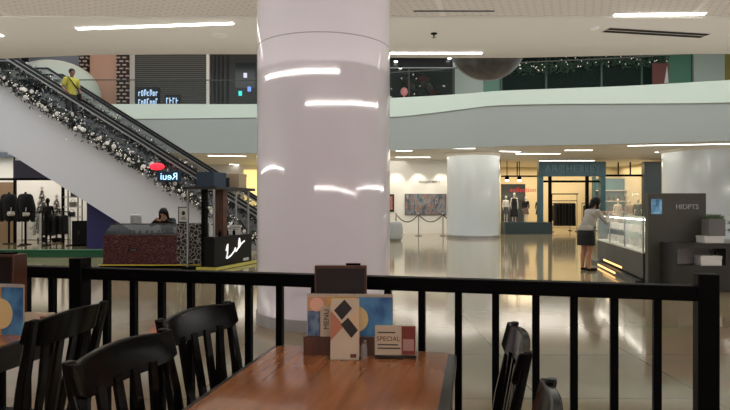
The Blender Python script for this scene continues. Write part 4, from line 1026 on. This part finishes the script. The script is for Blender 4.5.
# rope stanchions
SX = [X(396,26.2), X(418.5,26.2), X(443,26.2)]
for k, x in enumerate(SX):
    t = thing('stanchion', ('rope stanchion nearest the thick column','rope stanchion below the left half of the painting','rope stanchion below the right edge of the painting')[k], 'stanchion', (x,26.2,0), 0, 'rope stanchions')
    MB().lathe([(.17,.002),(.17,.02),(.03,.05)], 20).build('base', chrome, t); MB().path([(0,0,.04),(0,0,.98)], .024, 10).build('pole', chrome, t); MB().ball((0,0,1.0), .045, 12, 8).build('finial', chrome, t)
for k, (xa2, xb2_) in enumerate(((SX[0],SX[1]), (SX[1],SX[2]), (SX[2],SX[2]+1.0))):
    m_ = MB(); m_.path([(xa2+.045+(xb2_-xa2-.09)*q/16, 26.2, .93-.3*(1-(2*q/16-1)**2)) for q in range(17)], .022, 8)
    o = m_.build('barrier_rope', mat('rope_dark', (50,46,50), rough=.7)); tag(o, ('sagging rope between the first two stanchions','sagging rope under the large painting','sagging rope running behind the distant white column')[k], 'rope', 'barrier ropes')
bn = thing('litter_bin', 'rounded pale grey bin on the floor just right of the thick column', 'bin', (X(393,22.5),22.6,0))
MB().lathe([(.001,0.002),(.3,.002),(.38,.1),(.4,.45),(.36,.68),(.3,.72),(.001,.72)], 28).build('body', mat('bin_grey', (160,160,158), rough=.35), bn); MB().lathe([(.3,.721),(.31,.74),(.001,.76)], 28).build('lid', wall_grey, bn)

# ------------------------------------------------------------------ fashion shop
def bx(px, d=BD): return X(px, d)
struct(MB().bb((bx(499),33.6,.002), (XR,33.8,3.598)).build('wall_shop_back', wall_cream))
struct(MB().bb((bx(499)-.015,BD,.002), (bx(499)+.1,33.6,3.598)).build('wall_shop_left', wall_cream))
struct(MB().bb((bx(663)+.05,BD,.002), (bx(663)+.2,33.6,3.598)).build('wall_shop_right', wall_cream))
struct(MB().bb((bx(663)+.2,BD,.002), (XR,BD+.2,3.598)).build('wall_far_right', wall_grey))
sf = thing('shop_front', 'teal framed fashion shop front with a sign band over the doorway', 'shop front', (0,BD,0))
zt, zb2 = 3.5, Z(176.5,BD)
MB().bb((bx(537),-.35,zb2), (bx(603),.0,zt)).build('sign_band', teal, sf, bevel=.01)
text('sign_lettering', 'ARCHERLEY', .5, mat('letter_teal', (80,110,122), rough=.3, metal=.4), sf, (bx(570),-.36,(zb2+zt)/2), ext=.02)
MB().bb((bx(537),-.3,.002), (bx(541.5),0,zb2)).build('pillar', teal, sf); MB().bb((bx(598.5),-.3,.002), (bx(603),0,zb2)).build('pillar', teal, sf)
for px in (549.5, 586.5): MB().bb((bx(px)-.07,-.12,.002), (bx(px)+.07,0,zb2)).build('door_post', black_steel, sf)
MB().bb((bx(541.5),-.1,2.5), (bx(598.5),0,2.6)).build('transom', black_steel, sf)
MB().bb((bx(641.5),-.3,.002), (bx(664),0,3.5)).build('side_panel', mat('slate_teal', (52,66,70), rough=.4), sf)
MB().bb((bx(499)+.1,-.08,Z(177,BD)), (bx(537),0,Z(175.5,BD))).build('window_rail', black_steel, sf)
for px in (517,): MB().bb((bx(px)-.02,-.06,Z(175.5,BD)), (bx(px)+.02,0,3.5)).build('mullion', black_steel, sf)
for px in (618, 630): MB().bb((bx(px)-.025,-.06,Z(174.5,BD)), (bx(px)+.025,0,3.5)).build('mullion', black_steel, sf)
MB().bb((bx(603),-.08,Z(176.5,BD)), (bx(641.5),0,Z(174.5,BD))).build('window_rail', black_steel, sf)
MB().bb((bx(603),-.02,.55), (bx(641.5),-.005,Z(176.5,BD))).build('window_glass', clear_glass, sf)
MB().bb((bx(603),-.1,.002), (bx(641.5),0,.55)).build('window_base', dark_teal, sf)
lamp((bx(538),BD-.25,3.56), (bx(592),BD-.25,3.56), 'bright linear lamp along the top of the teal sign', lamp_far, gl, .14)
# left display
dp = MB().bb((bx(499)+.12,BD-.75,.002), (bx(536.8),BD+.8,.57)).bb((bx(536.8),BD-.75,.002), (bx(547.5),BD-.36,.57)).bb((bx(541.8),BD+.01,.002), (bx(547.5),BD+.8,.57)).build('display_platform', dark_teal); tag(dp, 'dark teal display platform under the window mannequins', 'platform')
db_ = MB().bb((bx(499)+.12,BD+1.0,.57), (bx(531),BD+1.08,Z(184,BD+1))).bb((bx(499)+.2,BD+.9,.0),(bx(531),BD+1.08,.57)).build('backdrop_panel', mat('backdrop_grey', (84,86,82), rough=.6)); tag(db_, 'dark grey backdrop panel behind the window mannequins', 'panel')
text('lettering', 'collection', .34, mat('red_neon', (220,70,70), emit=.35), db_, (bx(523,BD+1),BD+.99,Z(190,BD+1)), ext=.01)
wt = mat('white_cloth', (216,210,200), rough=.85)
mannequin((bx(506),BD+.05,.571), PI+.2, 'window mannequin in a white top, nearest the distant column', wt, grey_fab, 1.3, False, 'window mannequins')
mannequin((bx(515),BD+.15,.571), PI, 'tallest window mannequin in a long black dress', black_fabric, black_fabric, 1.45, True, 'window mannequins')
mannequin((bx(526),BD+.05,.571), PI-.2, 'window mannequin in a black jumper and brown skirt', black_fabric, mat('brown_skirt', (96,80,70), rough=.8), 1.25, False, 'window mannequins')
mannequin((bx(541.5),BD+.45,.571), PI-.3, 'window mannequin in dark clothes behind the teal pillar', grey_fab, black_fabric, 1.2, False, 'window mannequins')
for px, lab in ((509,'pendant spotlight over the white topped mannequin'), (521.5,'pendant spotlight over the black jumper mannequin')):
    t = thing('pendant_spotlight', lab, 'spotlight', (bx(px),BD+.4,3.59), 0, 'pendant spotlights in the shop window')
    MB().path([(0,0,0),(0,0,-.75)], .02, 8).build('rod', black_steel, t); MB().lathe([(.05,-.72),(.1,-.78),(.11,-.95)], 14).build('shade', black_steel, t); MB().ball((0,0,-.95), (.1,.1,.06), 12, 8).build('lamp', lamp_white, t)
# shop racks
r1, rw1 = rack(552, 577, 30.2, 1.62, 'tall rack of dark clothes inside the shop doorway', 0)
MB().bb((-rw1,-.2,1.95), (rw1,.2,2.0)).build('top_shelf', black_steel, r1)
for s in (-1,1): MB().path([(s*rw1,0,1.62),(s*rw1,0,1.95)], .016, 8).build('upright', black_steel, r1)
hang(r1, rw1, 1.62, 17, [black_fabric, grey_fab, black_fabric, grey_fab, black_fabric], 1.25, 'garment hanging on the rack in the shop doorway', 'garments on the doorway rack')
r2, rw2 = rack(550, 570, 31.8, 1.5, 'second rack of clothes deeper in the shop', 0)
hang(r2, rw2, 1.5, 12, [black_fabric, mat('taupe', (110,96,86), rough=.9)], .9, 'garment hanging on the deeper shop rack', 'garments on the deeper rack')
r3, rw3 = rack(582, 598, 31.2, 1.5, 'rack of clothes behind the woman in the shop', 0)
hang(r3, rw3, 1.5, 9, [black_fabric, mat('wine', (120,44,40), rough=.9), grey_fab], .9, 'garment on the rack behind the woman', 'garments on the right hand rack')
# right window display: teal case with bottle shelves
tcase = thing('wall_display', 'teal lit wall display with shelves in the right shop window', 'display', (bx(613,32.5),32.5,0))
cwd = 1.0
MB().bb((-cwd,.2,.6), (cwd,.28,2.9)).build('back_panel', mat('teal_lit', (70,116,138), rough=.5), tcase); MB().bb((-cwd-.08,-.1,.002), (-cwd,.28,3.0)).build('side', teal, tcase); MB().bb((cwd,-.1,.002), (cwd+.08,.28,3.0)).build('side', teal, tcase)
for z in (1.0,1.6,2.2): MB().bb((-cwd,-.1,z), (cwd,.2,z+.04)).build('shelf', white_plastic, tcase)
MB().bb((-cwd,-.1,.002), (cwd,.2,.6)).build('base', white_plastic, tcase)
bb = None
for k in range(14):
    z = (1.041,1.641)[k % 2]
    if bb is None:
        bb = thing('perfume_bottle', 'small bottle on the teal wall display', 'bottle', (0,0,0), 0, 'bottles on the teal wall display'); MB().lathe([(.001,0),(.06,0),(.06,.2),(.025,.24),(.025,.32),(.0,.33)], 12).build('glass', mat('amber', (90,60,44), rough=.2), bb); o = bb
    else: o = copy_tree(bb)
    o.location = (bx(613,32.5)-.85+1.7*(k//2)/6+.05*(k%2), 32.52, z)
mannequin((bx(622,30),30.5,0), PI, 'white clad mannequin deep in the right shop window', wt, wt, 1.75, True, 'right window mannequins')
mannequin((bx(631,30),30.2,0), PI+.3, 'beige clad mannequin in the right shop window', mat('beige_cloth', (176,150,120), rough=.9), wt, 1.7, False, 'right window mannequins')
mannequin((bx(639,29.6),29.7,0), PI-.3, 'black clad mannequin at the right end of the shop window', black_fabric, black_fabric, 1.75, False, 'right window mannequins')

# ------------------------------------------------------------------ jewellery kiosk on the right
A = Vector((4.68,9.76,0)); B = Vector((5.45,13.6,0)); dv = (B-A); L = dv.length; ang = math.atan2(dv.y, dv.x)
jk = thing('jewellery_counter', 'long grey counter with a lit glass display case, woman leaning on it', 'counter', A, ang-PI/2)
# local: +y along counter away, +x to the right (inside)
MB().bb((.0,.02,.12), (.6,L,.55)).build('base', kiosk_grey, jk)
MB().bb((-.12,.02,.003), (.6,L+.1,.09)).build('plinth', kiosk_dark, jk)
for y0, y1 in ((1.5,3.2),):
    MB().bb((-.128,y0,.03), (-.121,y1,.065)).build('plinth_light', mat('warm_led', (255,196,120), emit=2.2), jk)
    MB().bb((-.008,y0,.14), (-.001,y1,.175)).build('plinth_light', MATS['warm_led'], jk)
MB().bb((.0,.02,.55), (.6,L,.58)).build('display_floor', mat('display_cream', (226,222,206), rough=.6), jk)
MB().bb((.0,.02,.58), (.012,L,1.13)).build('glass_front', clear_glass, jk); MB().bb((.0,.02,1.13), (.6,L,1.145)).build('glass_top', clear_glass, jk)
MB().bb((.58,.02,.58), (.6,L,1.13)).build('glass_back', mat('frost', (200,210,196), rough=.4), jk); MB().bb((.05,.05,.85), (.45,L-.05,.86)).build('glass_shelf', clear_glass, jk)
for y in (.02, L/3, 2*L/3, L-.02): MB().bb((-.004,y-.012,.58), (.016,y+.012,1.15)).build('corner_post', silver_sat, jk)
MB().bb((.02,.06,1.105), (.05,L-.06,1.128)).build('case_light', mat('case_led', (255,248,230), emit=8), jk)
Rj = Matrix.Rotation(ang-PI/2, 3, 'Z')
jt = None
for k in range(26):
    if jt is None:
        jt = thing('jewellery_tray', 'pale jewellery stand with a necklace in the glass display case', 'jewellery stand', (0,0,0), 0, 'jewellery stands in the case')
        MB().add([(-.07,-.06,0),(.07,-.06,0),(.07,.06,0),(-.07,.06,0),(-.06,.02,.13),(.06,.02,.13),(.06,.05,.13),(-.06,.05,.13)], [(3,2,1,0),(4,5,6,7),(0,1,5,4),(1,2,6,5),(2,3,7,6),(3,0,4,7)]).build('stand', wt, jt, smooth=False)
        MB().path([(.035*math.cos(a),-.02+.0*a,.075+.035*math.sin(a)) for a in [PI*(1+q/10) for q in range(11)]], .005, 6).build('necklace', mat('gold', (212,170,84), rough=.25, metal=1), jt); o = jt
    else: o = copy_tree(jt)
    z = .581 if k % 2 else .861
    o.location = A+Rj @ Vector((.2+.12*random.random(), .2+(L-.4)*(k+.5)/26, z)); o.rotation_euler = (0,0,ang+PI/2+PI)
pn = thing('kiosk_tower', 'tall dark grey kiosk panel with a screen and small sign letters', 'tower', (4.66,9.6,0))
PW = X(704,9.6)-4.66
MB().bb((0,-.06,.003), (PW,.05,1.56)).build('panel', kiosk_grey, pn, bevel=.004)
MB().bb((X(651,9.54)-4.66,-.075,Z(214,9.54)), (X(661.5,9.54)-4.66,-.061,Z(199,9.54))).build('screen', noise_mat('screen_blue', (40,90,130), (130,180,210), (9,9,5), rough=.15, emit=.0), pn)
scm = MATS['screen_blue']; nt, b, new, link = nodes(scm)
link(b.inputs['Base Color'].links[0].from_socket, b.inputs['Emission Color']); b.inputs['Emission Strength'].default_value = .35
text('sign_lettering', 'HIDPTS', .115, mat('letters_silver', (176,176,184), rough=.4), pn, (X(687,9.54)-4.66,-.064,Z(207,9.54)), ext=.006)
lb = thing('kiosk_cabinet', 'low dark cabinet with an open niche in front of the grey panel', 'cabinet', (X(671,9.2),9.1,0))
NW, NH = 2.2, .76
n0, n1 = X(677.5,9.1)-X(671,9.2), X(726,9.1)-X(671,9.2)
zl, zh = Z(266,9.1), Z(248.5,9.1)
MB().bb((0,0,.003), (NW,.42,zl)).bb((0,0,zh), (NW,.42,NH)).bb((0,0,zl), (n0,.42,zh)).bb((n1,0,zl), (NW,.42,zh)).bb((n0,.38,zl), (n1,.42,zh)).build('carcass', kiosk_dark, lb)
MB().bb((n0+.002,.36,zl+.002), (n1-.002,.379,zh-.002)).build('niche_back', mat('niche_pale', (176,174,174), rough=.5), lb)
def wbox(px0, px1, d, zb_, h, label, dp_=.2):
    t = thing('white_box', label, 'box', ((X(px0,d)+X(px1,d))/2,d+dp_/2,zb_), 0, 'white boxes on the right kiosk'); w = (X(px1,d)-X(px0,d))/2
    MB().bb((-w,-dp_/2,0), (w,dp_/2,h*.7)).build('body', white_plastic, t, bevel=.004); MB().bb((-w-.003,-dp_/2-.003,h*.7), (w+.003,dp_/2+.003,h)).build('lid', white_plastic, t); return t
wbox(701, 722, 9.13, zl+.001, .155, 'white box inside the niche of the low cabinet')
wbox(705, 724, 9.2, NH+.001, .11, 'white box on top of the low cabinet, under the planter', .25)
w_ = MB(); 
for s in (-1,1): w_.bar([(s*.05-.04,0,.09), (s*.05,0,0)], .014, .014, (0,1,0)); w_.bar([(s*.05,0,0), (s*.05+.04,0,.09)], .014, .014, (0,1,0))
o = w_.build('letter_ornament', MATS['near_black']); o.location = (X(717,9.14),9.2,zl+.163); tag(o, 'dark W shaped ornament on the white box in the niche', 'ornament')
plt = thing('planter', 'square grey planter with short grass on the white box', 'planter', (X(713.5,9.32),9.325,NH+.112))
MB().bb((-.13,-.11,0), (.13,.11,.27)).build('pot', mat('planter_grey', (112,112,112), rough=.6), plt, bevel=.006)
gm = MB()
for k in range(500):
    x, y = random.uniform(-.12,.12), random.uniform(-.1,.1); a = random.gauss(0,.03); h = .04+.05*random.random()
    gm.add([(x-.004,y,.268),(x+.004,y,.268),(x+a,y+random.gauss(0,.02),.27+h)], [(0,1,2)])
o = gm.build('grass', mat('plant_green', (76,96,64), rough=.6), plt, smooth=False); o['kind'] = 'stuff'
bon = thing('bonsai', 'dark little tree at the right frame edge on the low cabinet', 'plant', (X(739,9.3),9.3,NH))
MB().lathe([(.09,0.001),(.1,.08),(.09,.085)], 18).build('pot', MATS['near_black'], bon); MB().path([(0,0,.07),(.02,0,.16),(-.02,0,.26),(.01,0,.36),(-.01,0,.42)], [.02,.017,.014,.011,.008], 8).build('trunk', dark_wood, bon)
fm = MB()
for cx, cz in ((-.1,.2),(.1,.26),(-.1,.32),(.08,.38),(-.03,.45)):
    fm.path([(0,0,cz-.02),(cx,0,cz)], .006, 5)
    for k in range(120):
        p = Vector((cx+random.gauss(0,.04), random.gauss(0,.04), cz+random.gauss(0,.014))); s = .016
        fm.add([p+Vector((-s,0,0)), p+Vector((0,s,.004)), p+Vector((s,0,0)), p+Vector((0,-s,-.004))], [(0,1,2,3)])
fm.build('foliage', leaf_m, bon, smooth=False)

# ------------------------------------------------------------------ light
area('atrium_light', (1,16.5,9.1), (34,10), 2500, (240,244,242))
area('ground_light_left', (-6,27.4,3.55), (16,5), 330, (255,246,232))
area('ground_light_right', (9,24.6,3.55), (14,5), 330, (255,246,232))
area('shop_light', (bx(570,31),31,3.5), (7,4), 300, (255,230,190))
area('left_shop_light', (-12,21.8,3.2), (6,2), 100, (255,240,220))
area('ceiling_fill_light', (0,7.5,2.9), (36,5), 240, (255,248,240), (PI,0,0))  # added up-facing fill in mid-air, no fixture, brightens the near ceiling
area('upper_light_left', (-9,25.6,9.0), (12,3), 90, (255,236,220))
for px in (396,418,441): spot('picture_spot', (X(px,BD),BD-.5,3.5), (X(px,BD),BD-.1,0), 80, 75)
for px in (505,516,528): spot('window_spot', (bx(px),BD-.5,3.4), (bx(px),BD+.2,1.2), 60, 70)
